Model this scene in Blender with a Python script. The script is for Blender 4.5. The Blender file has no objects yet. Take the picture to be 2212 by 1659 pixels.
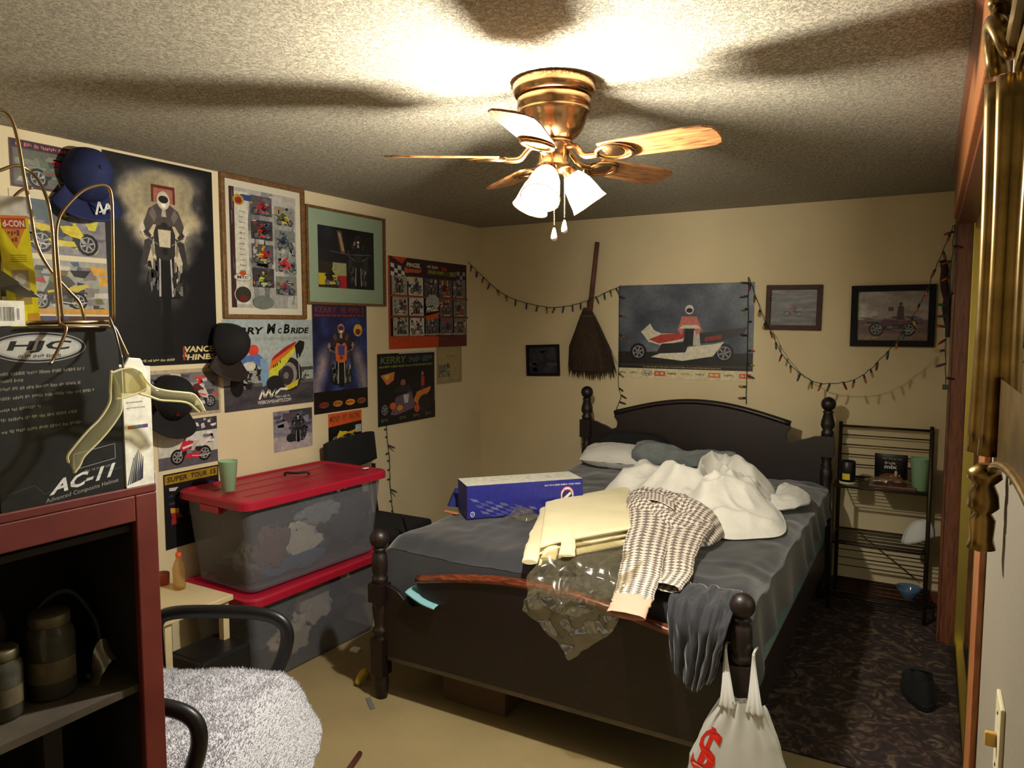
import bpy, math, random
from mathutils import Vector, Matrix, noise
random.seed(7)
R = math.radians
sc = bpy.context.scene
COL = sc.collection

# ------------------------------------------------------------------ camera, world, exposure
CAM = Vector((3.137, 0.0, 1.674)); YAW, PIT, FPX = R(29.688), R(4.597), 1584.25
W_, H_ = 2212, 1659
FW = Vector((-math.sin(YAW)*math.cos(PIT), math.cos(YAW)*math.cos(PIT), -math.sin(PIT)))
RT = Vector((math.cos(YAW), math.sin(YAW), 0)); UP = RT.cross(FW)
cd = bpy.data.cameras.new('camera'); cam = bpy.data.objects.new('camera', cd); COL.objects.link(cam)
cd.sensor_fit = 'HORIZONTAL'; cd.sensor_width = 36; cd.lens = FPX*36/W_; cd.clip_start = .02
cam.matrix_world = Matrix.Translation(CAM) @ Matrix((RT, UP, -FW)).transposed().to_4x4()
sc.camera = cam
wd = bpy.data.worlds.new('world'); sc.world = wd; wd.use_nodes = True
wd.node_tree.nodes['Background'].inputs[0].default_value = (.02, .018, .016, 1)
wd.node_tree.nodes['Background'].inputs[1].default_value = .3
sc.view_settings.view_transform = 'Standard'; sc.view_settings.look = 'None'
sc.view_settings.gamma = 1; sc.view_settings.use_curve_mapping = False
sc.view_settings.exposure = 0.0
sc.cycles.max_bounces = 10; sc.cycles.diffuse_bounces = 4; sc.cycles.transparent_max_bounces = 24
sc.cycles.sample_clamp_indirect = 4
LAMP_W = 172.0
LAMP_COL = (1.0, .965, .88)

# ------------------------------------------------------------------ placing helpers: a sight line meets a real plane
def ray(px, py): return FW + RT*((px-W_/2)/FPX) - UP*((py-H_/2)/FPX)
def at(px, py, ax, v):
    d = ray(px, py); i = 'xyz'.index(ax); return CAM + d*((v-CAM[i])/d[i])
def onL(px, py, off=0.0): return at(px, py, 'x', off)
YB = 4.98
def onB(px, py, off=0.0): return at(px, py, 'y', YB-off)
def fbm(p, s=1.0, o=3): return noise.fractal(Vector(p)*s, 1.0, 2.0, o)

def ridged(x, y, s, k=0): return 1-abs(fbm((x*s, y*s, k), 1, 2))*1.8

# ------------------------------------------------------------------ materials
def lin(c):
    return tuple(((x/255)/12.92 if x/255 <= .04045 else ((x/255+.055)/1.055)**2.4) for x in c[:3])+(1,)
MATS = {}
def mat(name, c, rough=.6, metal=0, spec=.4, var=None, bump=None, alpha=None, sheen=0, coat=0, c2=None, emit=None):
    if name in MATS: return MATS[name]
    m = bpy.data.materials.new(name); m.use_nodes = True; nt = m.node_tree; N = nt.nodes; L = nt.links
    b = N['Principled BSDF']; b.inputs['Base Color'].default_value = lin(c); b.inputs['Roughness'].default_value = rough
    b.inputs['Metallic'].default_value = metal; b.inputs['Specular IOR Level'].default_value = spec
    if sheen: b.inputs['Sheen Weight'].default_value = sheen
    if coat: b.inputs['Coat Weight'].default_value = coat; b.inputs['Coat Roughness'].default_value = .12
    if var or bump:
        tc = N.new('ShaderNodeTexCoord')
    if var:
        n = N.new('ShaderNodeTexNoise'); n.inputs['Scale'].default_value = var[0]; n.inputs['Detail'].default_value = 4
        L.new(tc.outputs['Object'], n.inputs['Vector'])
        r = N.new('ShaderNodeValToRGB'); r.color_ramp.elements[0].position = .35; r.color_ramp.elements[1].position = .68
        a = lin(c); d = lin(c2) if c2 else tuple(x*(1-var[1]) for x in a[:3])+(1,)
        r.color_ramp.elements[0].color = d; r.color_ramp.elements[1].color = a
        L.new(n.outputs[0], r.inputs[0]); L.new(r.outputs[0], b.inputs['Base Color'])
    if bump:
        n2 = N.new('ShaderNodeTexNoise'); n2.inputs['Scale'].default_value = bump[0]; n2.inputs['Detail'].default_value = 5
        L.new(tc.outputs['Object'], n2.inputs['Vector'])
        bp = N.new('ShaderNodeBump'); bp.inputs['Strength'].default_value = bump[1]; bp.inputs['Distance'].default_value = bump[2] if len(bump) > 2 else .01
        L.new(n2.outputs[0], bp.inputs['Height']); L.new(bp.outputs[0], b.inputs['Normal'])
    if emit: b.inputs['Emission Color'].default_value = lin(emit[0]); b.inputs['Emission Strength'].default_value = emit[1]
    if alpha is not None: b.inputs['Alpha'].default_value = alpha
    MATS[name] = m; return m
def wood(name, c1, c2, scale=6, stretch=(1, 12, 12), rough=.4, coat=.2, dist=3):
    if name in MATS: return MATS[name]
    m = bpy.data.materials.new(name); m.use_nodes = True; nt = m.node_tree; N = nt.nodes; L = nt.links; b = N['Principled BSDF']
    tc = N.new('ShaderNodeTexCoord'); mp = N.new('ShaderNodeMapping'); mp.inputs['Scale'].default_value = stretch
    n = N.new('ShaderNodeTexNoise'); n.inputs['Scale'].default_value = scale; n.inputs['Detail'].default_value = 6; n.inputs['Distortion'].default_value = dist
    r = N.new('ShaderNodeValToRGB'); r.color_ramp.elements[0].position = .38; r.color_ramp.elements[1].position = .62
    r.color_ramp.elements[0].color = lin(c1); r.color_ramp.elements[1].color = lin(c2)
    L.new(tc.outputs['Object'], mp.inputs[0]); L.new(mp.outputs[0], n.inputs['Vector']); L.new(n.outputs[0], r.inputs[0]); L.new(r.outputs[0], b.inputs['Base Color'])
    b.inputs['Roughness'].default_value = rough; b.inputs['Coat Weight'].default_value = coat; b.inputs['Coat Roughness'].default_value = .2
    MATS[name] = m; return m
def clear(name, tint, keep=.6, rough=.15, white=None):
    """see-through film: straight pass-through mixed with a glossy, slightly milky surface"""
    if name in MATS: return MATS[name]
    m = bpy.data.materials.new(name); m.use_nodes = True; nt = m.node_tree; N = nt.nodes; L = nt.links; b = N['Principled BSDF']
    b.inputs['Base Color'].default_value = lin(white or tint); b.inputs['Roughness'].default_value = rough; b.inputs['Specular IOR Level'].default_value = .6
    t = N.new('ShaderNodeBsdfTransparent'); t.inputs[0].default_value = lin(tint)
    mx = N.new('ShaderNodeMixShader'); mx.inputs[0].default_value = keep
    L.new(b.outputs[0], mx.inputs[1]); L.new(t.outputs[0], mx.inputs[2]); L.new(mx.outputs[0], N['Material Output'].inputs[0])
    MATS[name] = m; return m
def ink():
    if 'printed_ink' in MATS: return MATS['printed_ink']
    m = bpy.data.materials.new('printed_ink'); m.use_nodes = True; nt = m.node_tree; N = nt.nodes; b = N['Principled BSDF']
    a = N.new('ShaderNodeVertexColor'); a.layer_name = 'Col'; tc = N.new('ShaderNodeTexCoord'); n = N.new('ShaderNodeTexNoise'); n.inputs['Scale'].default_value = 42; n.inputs['Detail'].default_value = 5
    mr = N.new('ShaderNodeMapRange'); mr.inputs[1].default_value = .3; mr.inputs[2].default_value = .7; mr.inputs[3].default_value = .78; mr.inputs[4].default_value = 1.12
    vm = N.new('ShaderNodeVectorMath'); vm.operation = 'SCALE'; L = nt.links
    L.new(tc.outputs['Object'], n.inputs['Vector']); L.new(n.outputs[0], mr.inputs[0]); L.new(a.outputs[0], vm.inputs[0]); L.new(mr.outputs[0], vm.inputs['Scale']); L.new(vm.outputs[0], b.inputs['Base Color'])
    b.inputs['Roughness'].default_value = .38; b.inputs['Specular IOR Level'].default_value = .35
    MATS['printed_ink'] = m; return m

# ------------------------------------------------------------------ mesh builder
ORG = {}
class MB:
    def __init__(s): s.v = []; s.f = []; s.sm = []
    def add(s, vs, fs, smooth=False, M=None):
        o = len(s.v); s.v += [(M @ Vector(p)) if M else Vector(p) for p in vs]
        s.f += [tuple(i+o for i in f) for f in fs]; s.sm += [smooth]*len(fs); return s
    def box(s, lo, hi, M=None):
        x0, y0, z0 = lo; x1, y1, z1 = hi
        return s.add([(x0,y0,z0),(x1,y0,z0),(x1,y1,z0),(x0,y1,z0),(x0,y0,z1),(x1,y0,z1),(x1,y1,z1),(x0,y1,z1)],
              [(0,3,2,1),(4,5,6,7),(0,1,5,4),(1,2,6,5),(2,3,7,6),(3,0,4,7)], False, M)
    def cbox(s, c, d, M=None): return s.box([c[i]-d[i]/2 for i in range(3)], [c[i]+d[i]/2 for i in range(3)], M)
    def lathe(s, prof, c=(0,0,0), n=20, M=None, smooth=True, caps=True):
        vs = []; fs = []
        for r, z in prof:
            for k in range(n):
                a = 2*math.pi*k/n; vs.append((c[0]+r*math.cos(a), c[1]+r*math.sin(a), c[2]+z))
        for i in range(len(prof)-1):
            for k in range(n):
                k2 = (k+1) % n; fs.append((i*n+k, i*n+k2, (i+1)*n+k2, (i+1)*n+k))
        s.add(vs, fs, smooth, M)
        if caps:
            o = len(s.v)-len(vs)
            s.f.append(tuple(o+k for k in reversed(range(n)))); s.sm.append(False)
            s.f.append(tuple(o+(len(prof)-1)*n+k for k in range(n))); s.sm.append(False)
        return s
    def tube(s, pts, r, n=8, closed=False, flat=None, caps=True):
        P = [Vector(p) for p in pts]; m = len(P); rr = r if isinstance(r, (list, tuple)) else [r]*m
        t0 = (P[1]-P[0]).normalized(); nrm = t0.orthogonal().normalized()
        if flat is not None:
            f = Vector(flat); nrm = (f-t0*f.dot(t0)).normalized()
        vs = []; fs = []
        for i in range(m):
            a = P[i-1] if (i > 0 or closed) else P[0]; b = P[(i+1) % m] if (i < m-1 or closed) else P[m-1]
            t = (b-a).normalized(); nrm = (nrm-t*nrm.dot(t)); nrm = nrm.normalized() if nrm.length > 1e-6 else t.orthogonal().normalized(); bn = t.cross(nrm)
            ra = rr[i] if isinstance(rr[i], tuple) else (rr[i], rr[i])
            for k in range(n):
                q = 2*math.pi*k/n; vs.append(P[i]+nrm*(ra[0]*math.cos(q))+bn*(ra[1]*math.sin(q)))
        for i in range(m if closed else m-1):
            j = (i+1) % m
            for k in range(n): k2 = (k+1) % n; fs.append((i*n+k, i*n+k2, j*n+k2, j*n+k))
        if caps and not closed: fs += [tuple(reversed(range(n))), tuple((m-1)*n+k for k in range(n))]
        return s.add(vs, fs, True)
    def rod(s, a, b, r, n=8): return s.tube([a, b], r, n)
    def prism(s, poly, ax, lo, hi, M=None):
        n = len(poly)
        def P(p, h): return (h, p[0], p[1]) if ax == 'x' else ((p[0], h, p[1]) if ax == 'y' else (p[0], p[1], h))
        return s.add([P(p, lo) for p in poly]+[P(p, hi) for p in poly],
              [tuple(range(n)), tuple(reversed(range(n, 2*n)))]+[(i, n+i, n+(i+1) % n, (i+1) % n) for i in range(n)], False, M)
    def grid(s, fn, nu, nv, smooth=True, wrap=False):
        vs = [fn(i/nu, j/nv) for j in range(nv+1) for i in range(nu+(0 if wrap else 1))]; w = nu+(0 if wrap else 1)
        fs = [(j*w+i, j*w+(i+1) % w if wrap else j*w+i+1, (j+1)*w+((i+1) % w if wrap else i+1), (j+1)*w+i) for j in range(nv) for i in range(nu)]
        return s.add(vs, fs, smooth)
    def ell(s, c, r, n=20, m=12, fn=None, M=None):
        vs = []; fs = []
        for j in range(m+1):
            ph = math.pi*j/m
            for k in range(n):
                a = 2*math.pi*k/n; d = Vector((math.sin(ph)*math.cos(a), math.sin(ph)*math.sin(a), math.cos(ph)))
                q = fn(d) if fn else 1.0
                vs.append((c[0]+r[0]*d.x*q, c[1]+r[1]*d.y*q, c[2]+r[2]*d.z*q))
        for j in range(m):
            for k in range(n): k2 = (k+1) % n; fs.append((j*n+k, (j+1)*n+k, (j+1)*n+k2, j*n+k2))
        return s.add(vs, fs, True, M)
    def mesh(s, name, material, origin):
        me = bpy.data.meshes.new(name); me.from_pydata([tuple(p-origin) for p in s.v], [], s.f)
        me.polygons.foreach_set('use_smooth', s.sm); me.materials.append(material); me.update(); return me
    def build(s, name, material, parent=None, bevel=0, solid=0, sub=0, label=None, org=None):
        if parent: origin = ORG[parent.name]
        elif org: origin = Vector(org)
        else:
            xs = [p.x for p in s.v]; ys = [p.y for p in s.v]
            origin = Vector(((min(xs)+max(xs))/2, (min(ys)+max(ys))/2, min(p.z for p in s.v)))
        o = bpy.data.objects.new(name, s.mesh(name, material, origin)); COL.objects.link(o)
        if parent: o.parent = parent
        else: o.location = origin
        ORG[o.name] = origin
        if solid: q = o.modifiers.new('solid', 'SOLIDIFY'); q.thickness = solid; q.offset = 0
        if bevel: q = o.modifiers.new('bevel', 'BEVEL'); q.width = bevel; q.segments = 2; q.limit_method = 'ANGLE'
        if sub: q = o.modifiers.new('sub', 'SUBSURF'); q.levels = sub; q.render_levels = sub
        if label: o['label'] = label
        return o
def tag(o, label, cat, group=None, kind=None):
    o['label'] = label; o['category'] = cat
    if group: o['group'] = group
    if kind: o['kind'] = kind
    return o
def struct(o, label=None, cat=None):
    o['kind'] = 'structure'
    if label: o['label'] = label
    if cat: o['category'] = cat
    return o
def thing(name, loc, label, cat, group=None):
    o = bpy.data.objects.new(name, None); COL.objects.link(o); o.location = loc; o.empty_display_size = .05
    ORG[o.name] = Vector(loc); return tag(o, label, cat, group)
def bezier(pts, n=8):
    """Catmull-Rom through the points"""
    P = [Vector(p) for p in pts]; P = [P[0]*2-P[1]]+P+[P[-1]*2-P[-2]]; out = []
    for i in range(1, len(P)-2):
        for k in range(n):
            t = k/n; a, b, c, d = P[i-1:i+3]
            out.append(.5*((2*b)+(c-a)*t+(2*a-5*b+4*c-d)*t*t+(3*b-a-3*c+d)*t**3))
    return out+[P[-2]]

# ------------------------------------------------------------------ flat print: coloured ink shapes on paper
TXT = {}
def textmesh(t, bold, shear):
    k = (t, bold, shear)
    if k not in TXT:
        cu = bpy.data.curves.new('lettering', 'FONT'); cu.body = t; cu.size = 1; cu.resolution_u = 2; cu.offset = bold; cu.shear = shear
        ob = bpy.data.objects.new('lettering', cu); COL.objects.link(ob); me = ob.to_mesh()
        vs = [(v.co.x, v.co.y) for v in me.vertices]; fs = [tuple(p.vertices) for p in me.polygons]; ob.to_mesh_clear()
        bpy.data.objects.remove(ob); bpy.data.curves.remove(cu)
        x0 = min((v[0] for v in vs), default=0); x1 = max((v[0] for v in vs), default=1); y0 = min((v[1] for v in vs), default=0); y1 = max((v[1] for v in vs), default=1)
        TXT[k] = ([((a-x0)/max(x1-x0, 1e-6), (b-y0)/max(y1-y0, 1e-6)) for a, b in vs], fs)
    return TXT[k]
class Art:
    def __init__(s, w, h, bg=None):
        s.w = w; s.h = h; s.v = []; s.f = []; s.c = []; s.k = 1
        if bg: s.rect(0, 0, 1, 1, bg)
    def poly(s, pts, c, lift=True):
        o = len(s.v); z = s.k*.00002; s.v += [(p[0]*s.w, p[1]*s.h, z) for p in pts]; s.f.append(tuple(range(o, o+len(pts)))); s.c.append(c)
        if lift: s.k += 1
        return s
    def rect(s, x0, y0, x1, y1, c): return s.poly([(x0,y0),(x1,y0),(x1,y1),(x0,y1)], c)
    def ell(s, cx, cy, rx, ry, c, n=18): return s.poly([(cx+rx*math.cos(2*math.pi*k/n), cy+ry*math.sin(2*math.pi*k/n)) for k in range(n)], c)
    def line(s, pts, w, c):
        for (a, b) in zip(pts[:-1], pts[1:]):
            dx, dy = (b[0]-a[0])*s.w, (b[1]-a[1])*s.h; l = math.hypot(dx, dy) or 1; nx, ny = -dy/l*w/2/s.w, dx/l*w/2/s.h
            s.poly([(a[0]+nx,a[1]+ny),(b[0]+nx,b[1]+ny),(b[0]-nx,b[1]-ny),(a[0]-nx,a[1]-ny)], c, False)
        s.k += 1; return s
    def text(s, t, x0, y0, x1, y1, c, bold=.02, shear=0, slope=0):
        vs, fs = textmesh(t, bold, shear); o = len(s.v); z = s.k*.00002
        s.v += [((x0+a*(x1-x0))*s.w, (y0+b*(y1-y0)+a*slope)*s.h, z) for a, b in vs]; s.f += [tuple(i+o for i in f) for f in fs]; s.c += [c]*len(fs); s.k += 1; return s
    def speck(s, x0, y0, x1, y1, pal, n, seed=0, sz=(.05, .2)):
        """small printed blocks of a busy little photograph"""
        r = random.Random(seed); dx, dy = x1-x0, y1-y0
        for i in range(n):
            a = r.uniform(*sz)*dx; b = r.uniform(*sz)*dy; x = r.uniform(x0, x1-a); y = r.uniform(y0, y1-b); j = [r.uniform(-.3, .3) for _ in range(8)]
            q = [(x+j[0]*a, y+j[1]*b), (x+a+j[2]*a, y+j[3]*b), (x+a+j[4]*a, y+b+j[5]*b), (x+j[6]*a, y+b+j[7]*b)]
            s.poly([(min(max(u, x0), x1), min(max(v, y0), y1)) for u, v in q], r.choice(pal))
            if i % 3: s.k -= 1
        return s
    def field(s, x0, y0, x1, y1, nx, ny, fn):
        """soft printed tones: a fine mesh whose ink colour follows fn(u, v)"""
        o = len(s.v); z = s.k*.00002; cs = []
        for j in range(ny+1):
            for i in range(nx+1):
                u, v = i/nx, j/ny; s.v.append(((x0+(x1-x0)*u)*s.w, (y0+(y1-y0)*v)*s.h, z)); cs.append(tuple(max(0, min(255, q)) for q in fn(u, v)))
        for j in range(ny):
            for i in range(nx):
                q = (j*(nx+1)+i, j*(nx+1)+i+1, (j+1)*(nx+1)+i+1, (j+1)*(nx+1)+i); s.f.append(tuple(o+k for k in q)); s.c.append([cs[k] for k in q])
        s.k += 1; return s
    def scrawl(s, x0, y0, x1, y1, c, seed=1, slope=0):
        """a line of lettering too small to read: word-like runs of short strokes"""
        r = random.Random(seed); x = x0; h = y1-y0; k = h*s.h/s.w
        while x < x1-k*.5:
            for q in range(r.randint(3, 8)):
                w = k*r.uniform(.35, .7)
                if x+w > x1: break
                a, b = (r.choice((0, 0, .3))*h, h*r.choice((.75, 1, 1))); sl = slope*(x-x0)/max(x1-x0, 1e-6)
                s.poly([(x, y0+a+sl), (x+w*.7, y0+a+sl), (x+w*.8, y0+b+sl), (x+w*.1, y0+b+sl)], c, False); x += w
            x += k*.5
        s.k += 1; return s
    def sub(s, x0, y0, x1, y1): return Sub(s, x0, y0, x1, y1)
    def build(s, name, M, parent=None):
        me = bpy.data.meshes.new(name); org = ORG[parent.name] if parent else Vector((0,0,0))
        me.from_pydata([tuple((M @ Vector(p))-org) for p in s.v], [], s.f)
        at_ = me.color_attributes.new('Col', 'FLOAT_COLOR', 'CORNER'); i = 0; buf = []
        for f, c in zip(s.f, s.c): buf += [x for q in c for x in lin(q)] if isinstance(c, list) else list(lin(c))*len(f)
        at_.data.foreach_set('color', buf); me.materials.append(ink())
        o = bpy.data.objects.new(name, me); COL.objects.link(o); o.parent = parent; ORG[o.name] = org; return o
class Sub:
    """a picture inside a picture: same drawing calls, scaled into a rectangle"""
    def __init__(s, A, x0, y0, x1, y1): s.A = A; s.x0 = x0; s.y0 = y0; s.dx = x1-x0; s.dy = y1-y0; s.w = A.w*s.dx; s.h = A.h*s.dy
    def m(s, p): return (s.x0+p[0]*s.dx, s.y0+p[1]*s.dy)
    def poly(s, pts, c): s.A.poly([s.m(p) for p in pts], c); return s
    def rect(s, x0, y0, x1, y1, c): return s.poly([(x0,y0),(x1,y0),(x1,y1),(x0,y1)], c)
    def ell(s, cx, cy, rx, ry, c, n=12): return s.poly([(cx+rx*math.cos(2*math.pi*k/n), cy+ry*math.sin(2*math.pi*k/n)) for k in range(n)], c)
    def line(s, pts, w, c): s.A.line([s.m(p) for p in pts], w, c); return s
    def field(s, x0, y0, x1, y1, nx, ny, fn): s.A.field(*s.m((x0,y0)), *s.m((x1,y1)), nx, ny, fn); return s
    def scrawl(s, x0, y0, x1, y1, c, seed=1, slope=0): s.A.scrawl(*s.m((x0,y0)), *s.m((x1,y1)), c, seed, slope*s.dy); return s
    def speck(s, x0, y0, x1, y1, pal, n, seed=0, sz=(.05, .2)): s.A.speck(*s.m((x0,y0)), *s.m((x1,y1)), pal, n, seed, sz); return s
    def text(s, t, x0, y0, x1, y1, c, bold=.02, shear=0, slope=0): s.A.text(t, *s.m((x0,y0)), *s.m((x1,y1)), c, bold, shear, slope*s.dy); return s
def ramp(t, *cols):
    t = max(0, min(.9999, t))*(len(cols)-1); i = int(t); f = t-i; return tuple(cols[i][k]*(1-f)+cols[i+1][k]*f for k in range(3))
def nz(u, v, s=3, k=0, o=4): return .5+.5*fbm((u*s, v*s, k), 1, o)
BLK = (16,16,18); GRY = (110,110,116); WHT = (232,230,224)
def wheel(A, cx, cy, r, ry, rim=(150,150,150)):
    A.ell(cx, cy, r, ry, BLK); A.ell(cx, cy, r*.72, ry*.72, rim); A.ell(cx, cy, r*.62, ry*.62, (38,36,38))
    for k in range(3):
        a = k*math.pi/3+.3; A.line([(cx-r*.6*math.cos(a), cy-ry*.6*math.sin(a)), (cx+r*.6*math.cos(a), cy+ry*.6*math.sin(a))], .05*r*A.w*3, rim)
    A.ell(cx, cy, r*.18, ry*.18, GRY)
def bike(A, x, y, w, h, body, acc, flip=False, rider=None, helmet=(200,40,40), tank=None):
    """motorcycle seen from the side inside the box x,y,w,h"""
    def P(*l): return [(x+w*((1-a) if flip else a), y+h*b) for a, b in l]
    def W(cx, cy, r): wheel(A, P((cx, cy))[0][0], P((cx, cy))[0][1], r*w, r*w*A.w/A.h)
    W(.17, .24, .16); W(.81, .24, .16)
    A.poly(P((.28,.22),(.70,.2),(.74,.5),(.30,.55)), (34,33,36))
    A.ell(*P((.45,.36))[0], .07*w, .1*h, (120,118,116)); A.ell(*P((.57,.34))[0], .06*w, .09*h, (82,80,82))
    A.poly(P((.2,.27),(.33,.72),(.37,.71),(.24,.25)), (160,160,160))
    A.poly(P((.22,.50),(.34,.86),(.47,.70),(.55,.58),(.40,.44),(.28,.4)), body)
    A.poly(P((.36,.62),(.46,.78),(.60,.74),(.66,.62),(.52,.54)), tank or body)
    A.poly(P((.62,.60),(.70,.70),(.98,.80),(1.0,.73),(.80,.52)), acc)
    A.poly(P((.33,.16),(.66,.12),(.72,.34),(.50,.30),(.36,.30)), body)
    A.poly(P((.28,.55),(.60,.66),(.92,.75),(.9,.70),(.58,.58),(.3,.48)), acc)
    A.line(P((.5,.22),(.75,.16),(.96,.2)), .03*h*A.h, (190,188,184))
    if rider:
        A.poly(P((.44,.76),(.52,1.05),(.66,1.0),(.78,.78),(.64,.68)), rider); A.poly(P((.56,.74),(.48,.42),(.55,.38),(.68,.70)), tuple(max(0, c-30) for c in rider))
        A.poly(P((.52,1.0),(.36,.78),(.40,.74),(.58,.92)), rider); A.ell(*P((.47,1.12))[0], .075*w, .13*h, helmet); A.ell(*P((.43,1.10))[0], .035*w, .05*h, (25,25,30))
def bike_front(A, cx, y, w, h, body, acc, suit=(40,36,40), helmet=(190,180,170), visor=(60,20,30)):
    """rider and motorcycle seen head on"""
    def P(*l): return [(cx+w*a, y+h*b) for a, b in l]
    A.poly(P((-.42,.10),(-.30,.42),(.30,.42),(.42,.10),(.30,.02),(-.30,.02)), (26,25,27))
    A.poly(P((-.09,-.02),(.09,-.02),(.10,.45),(-.10,.45)), BLK)
    A.poly(P((-.15,.04),(-.12,.5),(-.09,.5),(-.11,.04)), (170,168,165)); A.poly(P((.15,.04),(.12,.5),(.09,.5),(.11,.04)), (170,168,165))
    A.poly(P((-.48,.30),(-.40,.55),(-.18,.60),(-.16,.40)), (58,54,54)); A.poly(P((.48,.30),(.40,.55),(.18,.60),(.16,.40)), (50,48,48))
    A.poly(P((-.36,.36),(-.22,.16),(-.18,.40),(-.22,.58)), acc); A.poly(P((.36,.36),(.22,.16),(.18,.40),(.22,.58)), acc)
    A.poly(P((-.20,.42),(-.22,.62),(-.13,.74),(.13,.74),(.22,.62),(.20,.42),(.08,.38),(-.08,.38)), body)
    A.poly(P((-.11,.50),(-.13,.66),(.13,.66),(.11,.50)), acc)
    A.poly(P((-.48,.62),(-.30,.84),(-.12,.90),(.12,.90),(.30,.84),(.48,.62),(.40,.56),(.22,.70),(-.22,.70),(-.40,.56)), suit)
    A.poly(P((-.50,.66),(-.40,.56),(-.34,.60),(-.42,.72)), helmet); A.poly(P((.50,.66),(.40,.56),(.34,.60),(.42,.72)), helmet)
    for sx in (-1, 1):
        A.poly(P((sx*.30,.80),(sx*.22,.86),(sx*.14,.78),(sx*.20,.72)), tuple(min(255, c+34) for c in suit)); A.poly(P((sx*.42,.62),(sx*.36,.66),(sx*.26,.60),(sx*.30,.56)), tuple(max(0, c-18) for c in suit))
        A.ell(*P((sx*.31,.30))[0], .035*w, .05*h, (150,146,140)); A.ell(*P((sx*.30,.20))[0], .05*w, .06*h, (60,56,56)); A.line(P((sx*.14,.52),(sx*.40,.60)), .02*w*A.w, (120,116,112)); A.poly(P((sx*.20,.44),(sx*.24,.54),(sx*.29,.50),(sx*.25,.40)), tuple(int(c*.7) for c in acc))
    A.ell(*P((0,.70))[0], .07*w, .03*h, (34,32,34)); A.ell(*P((0,.46))[0], .06*w, .035*h, tuple(int(c*.6) for c in body)); A.poly(P((-.05,.78),(.05,.78),(.03,.86),(-.03,.86)), (170,160,150))
    A.speck(cx-.36*w, y+.05*h, cx-.12*w, y+.40*h, [(24,23,25),(60,58,58),(110,106,102),(40,38,40)], 12, 3, (.15,.35)); A.speck(cx+.12*w, y+.05*h, cx+.36*w, y+.40*h, [(24,23,25),(60,58,58),(110,106,102),(40,38,40)], 12, 4, (.15,.35))
    A.ell(*P((0,.93))[0], .13*w, .085*h, helmet); A.ell(*P((0,.94))[0], .10*w, .035*h, visor); A.ell(*P((0,.885))[0], .05*w, .02*h, (230,225,215))
ML = Matrix(((0,0,1,0),(1,0,0,0),(0,1,0,0),(0,0,0,1)))   # art x -> +Y, y -> +Z, facing +X (left wall)
MBK = Matrix(((1,0,0,0),(0,0,-1,0),(0,1,0,0),(0,0,0,1)))  # art x -> +X, y -> +Z, facing -Y (back wall)

# ------------------------------------------------------------------ shared materials
PAPER = mat('paper', (214,208,190), .7)
WALLM = mat('wall_paint', (218,202,166), .75, var=(2.2,.10), bump=(90,.15,.004))
CEILM = None
BRASS = mat('polished_brass', (196,154,110), .2, 1, var=(14,.18))
OLDBRASS = mat('aged_gilt', (150,122,70), .3, 1, var=(18,.45))
GOLD = mat('gold_aluminium', (196,178,96), .42, 1)
DARKWOOD = wood('dark_cherry_wood', (13,6,5), (32,13,9), 5, (2,14,14), .48, .12)
PINE = wood('orange_pine', (132,76,38), (164,102,56), 3, (14,14,1.2), .45, .2)
PINED = wood('red_pine', (84,44,28), (118,68,42), 3, (14,14,1.2), .45, .2)
OAK = wood('oak_veneer', (116,70,36), (184,130,78), 7, (1.3,15,3), .45, .15, 1.2)
BLACKP = mat('black_plastic', (22,22,24), .38, var=(40,.2))
BLACKF = mat('black_fabric', (20,20,22), .9, var=(30,.3), bump=(220,.3,.003))
STEEL = mat('dull_steel', (120,118,110), .4, 1, var=(25,.3))
CHROME = mat('bronzed_wire', (150,126,96), .28, 1)
WHITEC = mat('white_cotton', (226,223,214), .88, var=(9,.08), sheen=.3, bump=(13,.35,.03))

# ================================================================== THE ROOM
XR = 3.245; YF = -.9; ZC = 2.44; XM = 3.325
def ceiling_mat():
    m = bpy.data.materials.new('stippled_ceiling'); m.use_nodes = True; nt = m.node_tree; N = nt.nodes; L = nt.links; b = N['Principled BSDF']
    b.inputs['Roughness'].default_value = .85; b.inputs['Base Color'].default_value = lin((168,160,142))
    tc = N.new('ShaderNodeTexCoord'); n = N.new('ShaderNodeTexNoise'); n.inputs['Scale'].default_value = 72; n.inputs['Detail'].default_value = 7; n.inputs['Roughness'].default_value = .68; n.inputs['Distortion'].default_value = 1.0
    r = N.new('ShaderNodeValToRGB'); r.color_ramp.elements[0].position = .50; r.color_ramp.elements[1].position = .57
    bp = N.new('ShaderNodeBump'); bp.inputs['Strength'].default_value = .9; bp.inputs['Distance'].default_value = .009
    L.new(tc.outputs['Object'], n.inputs['Vector']); L.new(n.outputs[0], r.inputs[0]); L.new(r.outputs[0], bp.inputs['Height']); L.new(bp.outputs[0], b.inputs['Normal'])
    return m
def rug_mat():
    m = bpy.data.materials.new('patterned_rug'); m.use_nodes = True; nt = m.node_tree; N = nt.nodes; L = nt.links; b = N['Principled BSDF']
    b.inputs['Roughness'].default_value = .95
    tc = N.new('ShaderNodeTexCoord'); v = N.new('ShaderNodeTexNoise'); v.inputs['Scale'].default_value = 11; v.inputs['Detail'].default_value = 3; v.inputs['Distortion'].default_value = 2.5
    r = N.new('ShaderNodeValToRGB'); e = r.color_ramp.elements; e[0].position = .40; e[0].color = lin((30,19,17)); e[1].position = .66; e[1].color = lin((88,78,56))
    k = e.new(.50); k.color = lin((46,28,25)); k = e.new(.57); k.color = lin((68,50,41))
    L.new(tc.outputs['Object'], v.inputs['Vector']); L.new(v.outputs[0], r.inputs[0]); L.new(r.outputs[0], b.inputs['Base Color']); return m
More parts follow.
